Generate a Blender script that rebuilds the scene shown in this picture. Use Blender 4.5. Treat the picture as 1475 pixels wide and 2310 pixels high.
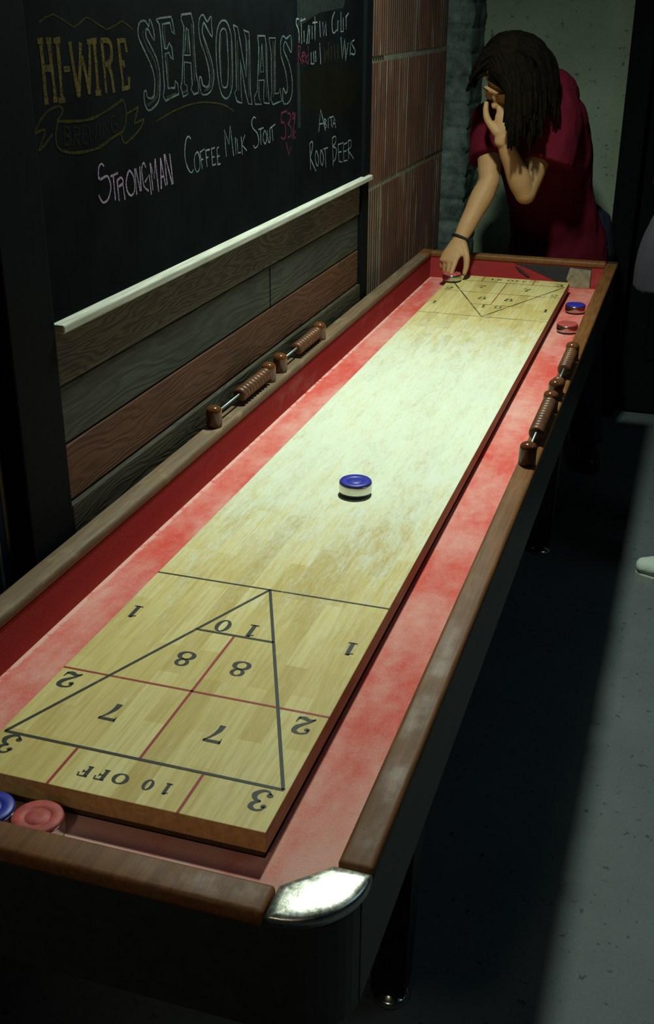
import bpy, bmesh, math, random
from mathutils import Vector, Matrix, noise

for _o in list(bpy.data.objects):
    bpy.data.objects.remove(_o, do_unlink=True)
SC = bpy.context.scene
COL = SC.collection
H = 0.77                      # height of the playing surface above the floor

# ------------------------------------------------------------------ camera
cam_d = bpy.data.cameras.new('camera')
cam_d.sensor_fit = 'VERTICAL'
cam_d.sensor_height = 36.0
cam_d.lens = 2523.0 / 2310.0 * 36.0
cam_d.clip_start = 0.02
cam = bpy.data.objects.new('camera', cam_d)
COL.objects.link(cam)
RGT = Vector((0.95178, 0.30673, 0.0048))
DWN = Vector((0.13138, -0.39344, -0.90991))
FWD = Vector((-0.27721, 0.86667, -0.41477))
M = Matrix((RGT, -DWN, -FWD)).transposed().to_4x4()
M.translation = Vector((0.78759, -0.9629, 0.88351 + H))
cam.matrix_world = M
SC.camera = cam

# ------------------------------------------------------------------ world, lamps, exposure
world = bpy.data.worlds.new('world')
SC.world = world
world.use_nodes = True
wb = world.node_tree.nodes['Background']
wb.inputs[0].default_value = (0.25, 0.48, 0.62, 1)
wb.inputs[1].default_value = 0.008

def lamp(name, kind, loc, energy, colour, **kw):
    d = bpy.data.lights.new(name, kind)
    d.energy = energy
    d.color = colour
    for k, v in kw.items():
        setattr(d, k, v)
    o = bpy.data.objects.new(name, d)
    COL.objects.link(o)
    o.location = loc
    return o

# the shaded lamp hanging above the middle of the table
lamp('table_lamp_light', 'SPOT', (0.17, 1.62, 2.62), 168, (0.86, 1.0, 0.86),
     spot_size=math.radians(158), spot_blend=1.0, shadow_soft_size=0.07)
# dim cool fill light added on the right, no known lamp there
rl = lamp('cool_side_fill', 'AREA', (2.6, 1.2, 2.9), 4.5, (0.55, 0.85, 1.0), size=1.2)
rl.rotation_euler = (0, math.radians(28), 0)
# warm fill spot added behind the camera to brighten the near table end
es = lamp('near_end_fill', 'SPOT', (0.25, -2.3, 2.7), 27, (1.0, 0.88, 0.62), spot_size=math.radians(21), spot_blend=0.8, shadow_soft_size=0.12)
es.rotation_euler = (Vector((0.22, 0.02, 0.75)) - es.location).to_track_quat('-Z', 'Y').to_euler()

vs = SC.view_settings
vs.view_transform = 'Standard'
vs.look = 'None'
vs.gamma = 1.0
vs.exposure = 0.0
try:
    vs.use_curve_mapping = False
except Exception:
    pass

# ------------------------------------------------------------------ materials
class NT:
    def __init__(self, name):
        self.m = bpy.data.materials.new(name)
        self.m.use_nodes = True
        self.t = self.m.node_tree
        self.b = self.t.nodes['Principled BSDF']
    def n(self, typ, ins=None, **props):
        nd = self.t.nodes.new(typ)
        for k, v in props.items():
            setattr(nd, k, v)
        for k, v in (ins or {}).items():
            self.set(nd.inputs[k], v)
        return nd
    def set(self, sock, v):
        if hasattr(v, 'is_linked') or hasattr(v, 'links'):
            self.t.links.new(v, sock)
        elif isinstance(v, (tuple, list)) and len(v) == 3 and sock.type == 'RGBA':
            sock.default_value = (*v, 1)
        else:
            sock.default_value = v
    def p(self, **kw):
        for k, v in kw.items():
            self.set(self.b.inputs[k.replace('_', ' ')], v)
        return self
    def coords(self, scale=(1, 1, 1), loc=(0, 0, 0)):
        tc = self.n('ShaderNodeTexCoord')
        mp = self.n('ShaderNodeMapping', {'Vector': tc.outputs['Object'], 'Scale': scale, 'Location': loc})
        return mp.outputs[0]
    def noise(self, vec, scale=5, detail=4, rough=0.55, dist=0.0):
        return self.n('ShaderNodeTexNoise', {'Vector': vec, 'Scale': scale, 'Detail': detail, 'Roughness': rough, 'Distortion': dist}).outputs['Fac']
    def ramp(self, fac, stops, interp='LINEAR'):
        r = self.n('ShaderNodeValToRGB', {'Fac': fac})
        r.color_ramp.interpolation = interp
        els = r.color_ramp.elements
        while len(els) < len(stops):
            els.new(0.5)
        for e, (p, c) in zip(els, stops):
            e.position = p
            e.color = (*c, 1) if len(c) == 3 else c
        return r.outputs['Color']
    def mix(self, fac, a, b, mode='MIX'):
        n = self.n('ShaderNodeMix', data_type='RGBA', blend_type=mode)
        self.set(n.inputs[0], fac)
        self.set(n.inputs[6], a)
        self.set(n.inputs[7], b)
        return n.outputs[2]
    def math(self, op, a, b=0.0, c=0.0, clamp=False):
        n = self.n('ShaderNodeMath', operation=op, use_clamp=clamp)
        self.set(n.inputs[0], a); self.set(n.inputs[1], b)
        if op in ('MULTIPLY_ADD', 'SMOOTHSTEP', 'COMPARE'):
            self.set(n.inputs[2], c)
        return n.outputs[0]
    def maprange(self, v, a, b, c=0.0, d=1.0, smooth=True):
        n = self.n('ShaderNodeMapRange', {'Value': v, 'From Min': a, 'From Max': b, 'To Min': c, 'To Max': d},
                   interpolation_type='SMOOTHSTEP' if smooth else 'LINEAR')
        return n.outputs[0]
    def xyz(self, vec):
        return self.n('ShaderNodeSeparateXYZ', {'Vector': vec}).outputs
    def bump(self, h, strength=0.3, dist=0.01):
        return self.set(self.b.inputs['Normal'], self.n('ShaderNodeBump', {'Height': h, 'Strength': strength, 'Distance': dist}).outputs[0])

def g(v):
    return (v, v, v)

def plain(name, col, rough=0.6, metal=0.0, var=0.12, scale=30, stretch=(1, 1, 1), spec=0.5, bump=0.0):
    t = NT(name)
    n = t.noise(t.coords(stretch), scale, 5)
    lo = tuple(c * (1 - var) for c in col)
    hi = tuple(min(1, c * (1 + var)) for c in col)
    t.p(Base_Color=t.ramp(n, [(0.3, lo), (0.7, hi)]), Roughness=rough, Metallic=metal, Specular_IOR_Level=spec)
    if bump:
        t.bump(n, bump, 0.004)
    return t.m

def mat_playfield():
    t = NT('maple_playfield')
    v = t.coords()
    # strips laid along the table, each of slightly different maple
    sw = t.n('ShaderNodeCombineXYZ', {'X': t.xyz(v)[1], 'Y': t.xyz(v)[0]}).outputs[0]
    br = t.n('ShaderNodeTexBrick', {'Vector': sw, 'Color1': (0.0, 0.0, 0.0), 'Color2': (1, 1, 1), 'Mortar': (0.45, 0.45, 0.45),
             'Scale': 1.0, 'Mortar Size': 0.0004, 'Brick Width': 0.19, 'Row Height': 0.034, 'Bias': 0.1})
    br.offset = 0.37
    tone = br.outputs['Color']
    grain = t.noise(t.coords((90, 5, 90)), 1.6, 6, 0.6, 0.4)
    fine = t.noise(t.coords((260, 12, 260)), 2.0, 3)
    c = t.ramp(tone, [(0.0, (0.56, 0.42, 0.13)), (0.5, (0.70, 0.56, 0.21)), (1.0, (0.78, 0.66, 0.29))])
    c = t.mix(t.maprange(grain, 0.35, 0.75, 0.0, 0.5), c, (0.44, 0.29, 0.075))
    c = t.mix(t.maprange(fine, 0.55, 0.8, 0.0, 0.35), c, (0.85, 0.8, 0.48))
    # shuffleboard wax powder, thickest over the middle of the lane
    y = t.xyz(v)[1]
    d = t.math('ABSOLUTE', t.math('ADD', y, 0.0))
    cover = t.maprange(d, 1.25, 0.25, 0.06, 1.0)
    blot = t.noise(t.coords((13, 3.0, 13)), 3.2, 8, 0.68, 0.6)
    speck = t.noise(t.coords((110, 26, 110)), 2.0, 7, 0.75)
    pw = t.math('ADD', t.math('MULTIPLY', blot, 0.50), t.math('MULTIPLY', speck, 0.57))
    pw = t.maprange(t.math('ADD', pw, t.math('MULTIPLY', cover, 0.34)), 0.56, 0.95, 0.0, 0.84)
    c = t.mix(pw, c, (0.78, 0.86, 0.74))
    t.p(Base_Color=c, Roughness=0.55, Specular_IOR_Level=0.25)
    return t.m

def mat_carpet(name, dust, seed, red=(0.72, 0.055, 0.038), edge=0.0):
    t = NT(name)
    v = t.coords((1, 1, 1), (seed, seed * 2, 0))
    big = t.noise(t.coords((7.5, 3.0, 7.5), (seed, 0, 0)), 1.5, 7, 0.6, 0.15)
    pile = t.noise(v, 420, 3, 0.7)
    mid = t.noise(v, 38, 5, 0.7)
    c = t.ramp(pile, [(0.3, tuple(k * 0.72 for k in red)), (0.7, tuple(min(1, k * 1.2) for k in red))])
    f = t.math('ADD', t.math('MULTIPLY', big, 0.85), t.math('MULTIPLY', mid, 0.25))
    f = t.math('ADD', f, t.math('MULTIPLY', pile, 0.10))
    near = t.maprange(t.xyz(t.coords())[1], -1.15, -1.5, 0.0, 0.22)
    f = t.math('ADD', f, near)
    f = t.math('ADD', f, t.math('MULTIPLY', t.maprange(t.xyz(t.coords())[0], -0.304, -0.312, 0.0, edge), t.maprange(mid, 0.35, 0.6)))
    f = t.maprange(f, 0.55 - dust * 0.3, 1.15 - dust * 0.35, 0.03, 0.62)
    c = t.mix(f, c, (0.86, 0.70, 0.60))
    t.p(Base_Color=c, Roughness=0.95, Specular_IOR_Level=0.1)
    t.bump(pile, 0.5, 0.002)
    return t.m

def mat_rail(name, a, b, rough=0.34, wear=0.5):
    t = NT(name)
    gr = t.noise(t.coords((60, 3.5, 60)), 2.0, 6, 0.6, 0.6)
    blot = t.noise(t.coords((8, 5, 8)), 2.4, 6, 0.65)
    c = t.ramp(gr, [(0.3, a), (0.72, b)])
    c = t.mix(t.maprange(blot, 0.52, 0.75, 0, wear), c, (0.33, 0.24, 0.13))
    scr = t.noise(t.coords((30, 120, 30)), 3.0, 3, 0.7)
    t.p(Base_Color=c, Roughness=t.maprange(blot, 0.35, 0.7, rough, rough + 0.18), Specular_IOR_Level=0.36)
    t.bump(t.math('ADD', gr, t.math('MULTIPLY', scr, 0.5)), 0.12, 0.003)
    return t.m

def mat_plank(name, a, b, seed, wave=9.0):
    t = NT(name)
    v = t.coords((6, 0.9, 6), (seed, seed * 1.7, seed * .3))
    dist = t.noise(v, 2.2, 3, 0.5)
    v2 = t.n('ShaderNodeVectorMath', {0: v, 1: t.n('ShaderNodeCombineXYZ', {'X': 0.0, 'Y': 0.0, 'Z': t.math('MULTIPLY', dist, 1.4)}).outputs[0]}, operation='ADD').outputs[0]
    w = t.n('ShaderNodeTexWave', {'Vector': v2, 'Scale': wave * 0.55, 'Distortion': 3.0, 'Detail': 3.0, 'Detail Scale': 1.4},
            wave_type='BANDS', bands_direction='Z').outputs['Fac']
    fine = t.noise(t.coords((240, 6, 240)), 1.4, 5, 0.65)
    c = t.ramp(t.math('ADD', t.math('MULTIPLY', w, 0.38), t.math('MULTIPLY', fine, 0.5)), [(0.2, a), (0.8, b)])
    big = t.noise(t.coords((3, 2.2, 3), (seed, 0, 0)), 1.7, 4)
    c = t.mix(t.maprange(big, 0.4, 0.7, 0, 0.45), c, tuple(k * 0.55 for k in a))
    t.p(Base_Color=c, Roughness=0.72, Specular_IOR_Level=0.25)
    t.bump(t.math('ADD', w, fine), 0.25, 0.003)
    return t.m

def mat_tile():
    t = NT('scored_clay_tile')
    v = t.coords()
    n = t.noise(t.coords((3, 3, 3)), 2.4, 5)
    c = t.ramp(n, [(0.3, (0.050, 0.015, 0.006)), (0.7, (0.105, 0.032, 0.012))])
    drip = t.noise(t.coords((60, 60, 1.6)), 1.5, 5, 0.6, 0.2)
    patch = t.noise(t.coords((2.5, 2.5, 1.4)), 1.9, 5, 0.6)
    zz = t.xyz(v)[2]
    f = t.math('MULTIPLY', t.maprange(drip, 0.50, 0.66, 0, 1), t.maprange(patch, 0.40, 0.62, 0.12, 0.95))
    c = t.mix(t.math('MULTIPLY', f, 0.7), c, (0.24, 0.27, 0.20))
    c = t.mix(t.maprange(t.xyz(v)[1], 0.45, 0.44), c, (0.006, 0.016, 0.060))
    t.p(Base_Color=c, Roughness=0.8)
    t.bump(n, 0.2, 0.004)
    return t.m

def mat_concrete(name, a, b, speck=None, scale=3.0, rough=0.85):
    t = NT(name)
    n = t.noise(t.coords(), scale, 8, 0.65)
    c = t.ramp(n, [(0.3, a), (0.72, b)])
    f = t.noise(t.coords(), 160, 4, 0.7)
    c = t.mix(t.maprange(f, 0.4, 0.75, 0, 0.25), c, tuple(k * 1.5 for k in b))
    if speck:
        vo = t.n('ShaderNodeTexNoise', {'Vector': t.coords((1, 1, 1), (3, 1, 0)), 'Scale': 42.0, 'Detail': 3.0, 'Roughness': 0.6}).outputs['Fac']
        c = t.mix(t.maprange(vo, 0.62, 0.70, 0, 0.85), c, speck)
    t.p(Base_Color=c, Roughness=rough, Specular_IOR_Level=0.3)
    t.bump(n, 0.15, 0.01)
    return t.m

def mat_chalk(name, col, dens=0.8):
    t = NT(name)
    n = t.noise(t.coords(), 330, 3, 0.7)
    n2 = t.noise(t.coords(), 40, 3, 0.6)
    a = t.maprange(t.math('ADD', t.math('MULTIPLY', n, 0.7), t.math('MULTIPLY', n2, 0.3)), 0.36, 0.6, 0.12, dens)
    t.p(Base_Color=col, Roughness=1.0, Specular_IOR_Level=0.0, Alpha=a)
    return t.m

MT = {}
MT['playfield'] = mat_playfield()
MT['side_wood'] = mat_rail('stained_board_edge', (0.22, 0.120, 0.045), (0.38, 0.21, 0.085), 0.55, 0.1)
MT['end_wood'] = mat_rail('board_end_grain', (0.34, 0.21, 0.075), (0.52, 0.35, 0.14), 0.55, 0.2)
MT['dark_wood'] = mat_rail('dark_base_wood', (0.045, 0.026, 0.012), (0.085, 0.05, 0.022), 0.55, 0.1)
def mat_ink(name, col):
    # painted marks, rubbed thin in places, most of all at the far end
    t = NT(name)
    n = t.noise(t.coords(), 160, 5, 0.7)
    n2 = t.noise(t.coords(), 14, 4, 0.6)
    w = t.math('ADD', t.math('MULTIPLY', n, 0.6), t.math('MULTIPLY', n2, 0.55))
    far = t.maprange(t.xyz(t.coords())[1], -0.5, 0.9, 0.0, 0.16)
    al = t.maprange(t.math('ADD', w, far), 0.60, 0.86, 0.95, 0.30)
    t.p(Base_Color=col, Roughness=0.6, Alpha=al)
    return t.m
MT['ink_black'] = mat_ink('black_marking_paint', (0.018, 0.024, 0.020))
MT['ink_red'] = mat_ink('red_marking_paint', (0.36, 0.025, 0.025))
MT['carpet'] = mat_carpet('red_gutter_carpet', 0.62, 0.0, edge=0.5)
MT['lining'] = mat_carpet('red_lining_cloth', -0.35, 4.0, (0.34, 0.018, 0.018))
MT['rail_dusty'] = mat_rail('dusty_rail', (0.12, 0.072, 0.038), (0.22, 0.150, 0.090), 0.6, 0.7)
MT['rail'] = mat_rail('varnished_rail', (0.120, 0.043, 0.010), (0.235, 0.092, 0.025), 0.46, 0.12)
MT['apron'] = plain('apron_laminate', (0.028, 0.030, 0.027), 0.45, var=0.2, stretch=(4, .4, 4), scale=12)
MT['leg'] = plain('black_leg_paint', (0.012, 0.012, 0.013), 0.5)
MT['patch_dark'] = plain('dark_matte_patch', (0.024, 0.028, 0.026), 0.9, scale=180, var=0.4)
MT['patch_pale'] = plain('pale_matte_patch', (0.26, 0.24, 0.15), 0.95, scale=60, var=0.35)
t_ = NT('brushed_corner_metal')
_n = t_.noise(t_.coords((40, 40, 40)), 1.6, 6, 0.7)
t_.p(Base_Color=t_.ramp(_n, [(0.3, (0.42, 0.41, 0.35)), (0.7, (0.75, 0.76, 0.68))]), Metallic=1.0, Roughness=t_.maprange(_n, 0.3, 0.7, 0.26, 0.42))
t_.bump(_n, 0.15, 0.002)
MT['cap'] = t_.m
MT['dark_cap'] = plain('tarnished_corner_metal', (0.10, 0.055, 0.03), 0.5, 0.8)
MT['chrome'] = plain('chrome', (0.60, 0.62, 0.57), 0.2, 1.0, var=0.06)
MT['steel'] = plain('steel_rod', (0.24, 0.30, 0.31), 0.5, 1.0)
MT['bead'] = plain('brown_bead_lacquer', (0.115, 0.040, 0.013), 0.42, var=0.35, scale=40)
MT['post'] = plain('brown_post_lacquer', (0.125, 0.043, 0.013), 0.16, var=0.3, scale=30)
MT['blue'] = plain('blue_puck_plastic', (0.022, 0.030, 0.36), 0.45, var=0.18, scale=90)
MT['red'] = plain('red_puck_plastic', (0.46, 0.075, 0.065), 0.6, var=0.25, scale=90)
MT['puck_base'] = plain('dark_puck_base', (0.02, 0.022, 0.05), 0.5)
MT['board'] = plain('chalkboard_paint', (0.0030, 0.0048, 0.0055), 0.95, var=0.5, scale=7, spec=0.04)
MT['black_timber'] = plain('black_painted_timber', (0.0045, 0.006, 0.008), 0.7, scale=10, stretch=(6, 6, .6), spec=0.05)
MT['ledge'] = plain('weathered_ledge_wood', (0.44, 0.45, 0.37), 0.75, var=0.25, stretch=(40, 3, 40), scale=3)
MT['plank_a'] = mat_plank('weathered_brown_plank', (0.055, 0.043, 0.030), (0.15, 0.125, 0.092), 1.3, 9)
MT['plank_b'] = mat_plank('grey_green_plank', (0.032, 0.037, 0.026), (0.062, 0.072, 0.054), 5.1, 4)
MT['plank_c'] = mat_plank('red_brown_plank', (0.080, 0.032, 0.017), (0.135, 0.058, 0.032), 8.4, 6)
MT['plank_d'] = mat_plank('dark_brown_plank', (0.032, 0.030, 0.018), (0.07, 0.062, 0.040), 3.7, 7)
MT['tile'] = mat_tile()
MT['mortar'] = mat_concrete('mortar', (0.16, 0.155, 0.12), (0.30, 0.29, 0.22), None, 24)
MT['back_wall'] = mat_concrete('painted_concrete_wall', (0.165, 0.21, 0.145), (0.27, 0.335, 0.235), (0.06, 0.08, 0.06), 2.2)
MT['pillar'] = mat_concrete('rough_painted_brick', (0.010, 0.016, 0.015), (0.14, 0.19, 0.17), None, 13)
MT['floor'] = mat_concrete('polished_concrete_floor', (0.078, 0.094, 0.096), (0.118, 0.138, 0.140), (0.030, 0.034, 0.036), 2.0, 0.6)
MT['door'] = plain('black_door_paint', (0.0035, 0.0048, 0.005), 0.8, spec=0.08)
MT['c_w'] = mat_chalk('white_chalk', (0.17, 0.22, 0.22), 0.8)
MT['c_g'] = mat_chalk('grey_green_chalk', (0.055, 0.068, 0.045), 0.7)
MT['c_c'] = mat_chalk('bright_white_chalk', (0.30, 0.38, 0.37), 0.85)
MT['c_p'] = mat_chalk('pink_white_chalk', (0.46, 0.34, 0.48), 0.9)
MT['c_y'] = mat_chalk('yellow_chalk', (0.14, 0.105, 0.035), 0.85)
MT['c_o'] = mat_chalk('olive_chalk', (0.070, 0.058, 0.018), 0.8)
MT['c_d'] = mat_chalk('dull_chalk', (0.026, 0.026, 0.018), 0.8)
MT['c_r'] = mat_chalk('pink_red_chalk', (0.17, 0.035, 0.07), 0.8)
MT['smear_o'] = mat_chalk('olive_chalk_smear', (0.016, 0.015, 0.005), 0.5)
MT['smear_w'] = mat_chalk('pale_chalk_smear', (0.05, 0.07, 0.06), 0.4)
def mat_skin(name, col):
    t = NT(name)
    n = t.noise(t.coords(), 28, 4)
    t.p(Base_Color=t.ramp(n, [(0.3, tuple(c * .9 for c in col)), (0.7, col)]), Roughness=0.55, Subsurface_Weight=0.08, Specular_IOR_Level=0.3)
    t.b.inputs['Subsurface Radius'].default_value = (0.01, 0.004, 0.002)
    return t.m
MT['skin'] = mat_skin('skin', (0.46, 0.26, 0.115))
MT['hair'] = plain('dark_brown_hair', (0.0055, 0.0036, 0.0014), 0.85, var=0.5, scale=60, spec=0.08)
MT['shirt_red'] = plain('dark_red_cotton', (0.095, 0.004, 0.013), 0.9, scale=240, var=0.15, spec=0.15)
MT['shirt_grey'] = plain('grey_cotton', (0.032, 0.034, 0.042), 0.9, scale=240, var=0.15, spec=0.15)
MT['jeans'] = plain('dark_denim', (0.012, 0.016, 0.028), 0.9, scale=300, var=0.3, spec=0.2)
MT['black_shoe'] = plain('black_leather', (0.012, 0.012, 0.014), 0.35)
MT['white_shoe'] = plain('white_canvas', (0.50, 0.56, 0.48), 0.85, scale=200, var=0.12)
MT['sole'] = plain('white_rubber_sole', (0.34, 0.38, 0.32), 0.7)
MT['lace'] = plain('white_lace', (0.55, 0.58, 0.5), 0.9)
MT['black_elastic'] = plain('black_elastic', (0.012, 0.012, 0.012), 0.8)
MT['eye'] = plain('eye_white', (0.6, 0.58, 0.52), 0.3)
MT['brow'] = plain('eyebrow_hair', (0.02, 0.012, 0.008), 0.8)

# ------------------------------------------------------------------ helpers
def tag(o, label=None, cat=None, group=None, kind=None):
    if label: o['label'] = label
    if cat: o['category'] = cat
    if group: o['group'] = group
    if kind: o['kind'] = kind
    return o

def thing(name, label, cat, loc=(0, 0, 0), group=None):
    o = bpy.data.objects.new(name, None)
    o.empty_display_size = 0.05
    COL.objects.link(o)
    o.location = loc
    return tag(o, label, cat, group)

def base_of(o):
    v = Vector((0, 0, 0))
    while o is not None:
        v += o.location
        o = o.parent
    return v

def obj(name, bm, mats, parent=None, smooth=False, label=None):
    """bm is written in room coordinates; it becomes one mesh object under its parent."""
    me = bpy.data.meshes.new(name)
    bmesh.ops.recalc_face_normals(bm, faces=bm.faces[:])
    off = base_of(parent)
    bmesh.ops.translate(bm, verts=bm.verts[:], vec=-off)
    bm.to_mesh(me)
    bm.free()
    o = bpy.data.objects.new(name, me)
    COL.objects.link(o)
    if parent is not None:
        o.parent = parent
    for m in (mats if isinstance(mats, (list, tuple)) else [mats]):
        me.materials.append(m)
    if smooth:
        for p in me.polygons:
            p.use_smooth = True
    if label:
        o['label'] = label
    return o

def box(bm, x0, x1, y0, y1, z0, z1, bevel=0.0, mi=0, seg=2):
    vs_ = [bm.verts.new(p) for p in ((x0, y0, z0), (x1, y0, z0), (x1, y1, z0), (x0, y1, z0), (x0, y0, z1), (x1, y0, z1), (x1, y1, z1), (x0, y1, z1))]
    fs = [bm.faces.new([vs_[i] for i in q]) for q in ((3, 2, 1, 0), (4, 5, 6, 7), (0, 1, 5, 4), (1, 2, 6, 5), (2, 3, 7, 6), (3, 0, 4, 7))]
    for f in fs: f.material_index = mi
    if bevel:
        es = list({e for f in fs for e in f.edges})
        bmesh.ops.bevel(bm, geom=es, offset=bevel, segments=seg, affect='EDGES', profile=0.5)
    return fs

def prism(bm, poly, z0, z1, bevel=0.0, seg=2, mi=0):
    n = len(poly)
    lo = [bm.verts.new((x, y, z0)) for x, y in poly]
    hi = [bm.verts.new((x, y, z1)) for x, y in poly]
    fs = [bm.faces.new(lo[::-1]), bm.faces.new(hi)]
    for i in range(n):
        fs.append(bm.faces.new((lo[i], lo[(i + 1) % n], hi[(i + 1) % n], hi[i])))
    for f in fs: f.material_index = mi
    if bevel:
        es = list(fs[1].edges)
        bmesh.ops.bevel(bm, geom=es, offset=bevel, segments=seg, affect='EDGES', profile=0.5)

def lathe(bm, prof, c, n=32, axis='Z', mi=0):
    """prof: (radius, height) pairs; turned about axis through c."""
    rings = []
    for r, h in prof:
        ring = []
        if r < 1e-6:
            q = {'Z': (0, 0, h), 'Y': (0, h, 0), 'X': (h, 0, 0)}[axis]
            ring = [bm.verts.new((c[0] + q[0], c[1] + q[1], c[2] + q[2]))]
        else:
            for i in range(n):
                a = 2 * math.pi * i / n
                u, w = r * math.cos(a), r * math.sin(a)
                q = {'Z': (u, w, h), 'Y': (u, h, w), 'X': (h, u, w)}[axis]
                ring.append(bm.verts.new((c[0] + q[0], c[1] + q[1], c[2] + q[2])))
        rings.append(ring)
    for a, b in zip(rings, rings[1:]):
        if len(a) == 1 and len(b) == 1: continue
        for i in range(n):
            j = (i + 1) % n
            if len(a) == 1: f = bm.faces.new((a[0], b[j], b[i]))
            elif len(b) == 1: f = bm.faces.new((a[i], a[j], b[0]))
            else: f = bm.faces.new((a[i], a[j], b[j], b[i]))
            f.material_index = mi
    if len(rings[0]) > 1: bm.faces.new(rings[0][::-1]).material_index = mi
    if len(rings[-1]) > 1: bm.faces.new(rings[-1]).material_index = mi

def catmull(pts, k=6):
    if len(pts) < 3:
        return [Vector(p) for p in pts]
    P = [Vector(p) for p in pts]
    closed = (P[0] - P[-1]).length < 1e-6
    out = []
    n = len(P)
    for i in range(n - 1):
        p0 = P[i - 1] if i > 0 else (P[-2] if closed else P[0] * 2 - P[1])
        p3 = P[i + 2] if i + 2 < n else (P[1] if closed else P[-1] * 2 - P[-2])
        p1, p2 = P[i], P[i + 1]
        for j in range(k):
            t = j / k
            out.append(0.5 * ((2 * p1) + (p2 - p0) * t + (2 * p0 - 5 * p1 + 4 * p2 - p3) * t * t + (3 * p1 - p0 - 3 * p2 + p3) * t ** 3))
    out.append(P[-1].copy())
    return out

def ribbon2(pts, ws):
    """outline quads of a flat stroke; pts 2D, ws half widths."""
    n = len(pts)
    L, Rr = [], []
    for i in range(n):
        a = pts[max(0, i - 1)]; b = pts[min(n - 1, i + 1)]
        d = (b - a)
        d = d.normalized() if d.length > 1e-9 else Vector((1, 0))
        nn = Vector((-d.y, d.x))
        L.append(pts[i] + nn * ws[i]); Rr.append(pts[i] - nn * ws[i])
    return [(L[i], Rr[i], Rr[i + 1], L[i + 1]) for i in range(n - 1)]

# ------------------------------------------------------------------ the room
def struct(name, bm, mats, smooth=False):
    o = obj(name, bm, mats, None, smooth)
    o['kind'] = 'structure'
    return o

bm = bmesh.new(); box(bm, -0.6, 4.2, -2.2, 4.4, -0.1, 0.0)
struct('floor', bm, MT['floor'])

# clay tile wall: mortar slab with scored tiles set in it
XB = -0.215
bm = bmesh.new()
box(bm, XB - 0.2, XB + .0095, -2.2, 3.98, 0.0, 3.0, mi=1)
rows = [(-0.40, -0.05), (-0.03, 0.335), (0.355, 0.715), (0.735, 1.10), (1.12, 1.48), (1.5, 1.86), (1.88, 2.2)]
random.seed(4)
for ri, (za, zb) in enumerate(rows):
    za += H; zb += H
    yy = -2.2 + (0.0 if ri % 2 else 0.2)
    while yy < 3.62:
        y1 = min(yy + 0.395, 3.62)
        # grooved face: raised flutes along y
        n = max(2, int(round((y1 - yy) / 0.027)))
        dx = random.uniform(-0.002, 0.003)
        prof = []
        for i in range(n):
            a = yy + (y1 - yy) * i / n; w = (y1 - yy) / n
            prof += [(a + w * .08, XB + .004 + dx), (a + w * .22, XB + .012 + dx), (a + w * .78, XB + .012 + dx), (a + w * .92, XB + .004 + dx)]
        lo = [bm.verts.new((x, y, za)) for y, x in prof]
        hi = [bm.verts.new((x, y, zb)) for y, x in prof]
        for i in range(len(prof) - 1):
            bm.faces.new((lo[i], lo[i + 1], hi[i + 1], hi[i]))
        bl = [bm.verts.new((XB, yy, za)), bm.verts.new((XB, y1, za)), bm.verts.new((XB, y1, zb)), bm.verts.new((XB, yy, zb))]
        bm.faces.new(hi + [bl[2], bl[3]])
        bm.faces.new(lo[::-1] + [bl[0], bl[1]])
        bm.faces.new((bl[0], lo[0], hi[0], bl[3])); bm.faces.new((lo[-1], bl[1], bl[2], hi[-1]))
        yy = y1 + 0.014
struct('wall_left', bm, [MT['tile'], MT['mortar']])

# rough painted pier in the corner
bm = bmesh.new()
NZ, NS = 150, 9
def pier(s, z):
    # s runs along the front face (0..1) and then along the right face (1..2)
    if s <= 1: q = Vector((-0.32 + 0.212 * s, 3.63, z)); nn = Vector((0, -1, 0))
    else: q = Vector((-0.108, 3.63 + 0.30 * (s - 1), z)); nn = Vector((1, 0, 0))
    if abs(s - 1) < .01: nn = Vector((.7, -.7, 0))
    course = 1 if (z % 0.092) < 0.012 else 0
    k = noise.noise(Vector((q.x * 9, q.y * 9, z * 14))) * .012 + noise.noise(Vector((q.x * 40, q.y * 40, z * 38))) * .007 - course * .008
    return q + nn * k
S_ = [i / NS for i in range(NS)] + [1.0] + [1 + (i + 1) / NS for i in range(NS)]
grid = [[bm.verts.new(pier(s, 3.0 * k / (NZ * 2))) for s in S_] for k in range(NZ * 2 + 1)]
for A, B in zip(grid, grid[1:]):
    for i in range(len(S_) - 1):
        bm.faces.new((A[i], A[i + 1], B[i + 1], B[i]))
struct('trim_1', bm, MT['pillar'], True)
bm = bmesh.new(); box(bm, -0.4, 0.478, 3.9, 4.1, 0, 3.0)
struct('wall_back', bm, MT['back_wall'])
# black door and frame to the right of the concrete
bm = bmesh.new(); box(bm, 1.52, 4.2, 3.9, 4.1, 0, 3.0)
struct('wall_right', bm, MT['back_wall'])
bm = bmesh.new(); box(bm, 0.56, 1.44, 3.93, 3.98, 0.01, 3.0, 0.004)
for zz in (0.25, 1.15):
    box(bm, 0.66, 1.34, 3.915, 3.935, zz, zz + 0.75, 0.01)
dr = struct('door_1', bm, MT['door'])
bm = bmesh.new()
box(bm, 0.47, 0.56, 3.84, 4.0, 0, 3.0, 0.006); box(bm, 1.44, 1.53, 3.84, 4.0, 0, 3.0, 0.006)
obj('door_frame', bm, MT['door'], dr)
bm = bmesh.new()
lathe(bm, [(0.028, 0), (0.028, .006), (0.01, .01), (0.01, .035), (0.024, .045), (0.027, .06), (0.018, .07), (0, .072)], (0, 0, 0), 20, 'Y')
bmesh.ops.scale(bm, verts=bm.verts[:], vec=(1, -1, 1)); bmesh.ops.translate(bm, verts=bm.verts[:], vec=(0.64, 3.93, 1.0))
obj('door_knob', bm, MT['steel'], dr, True)

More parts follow.
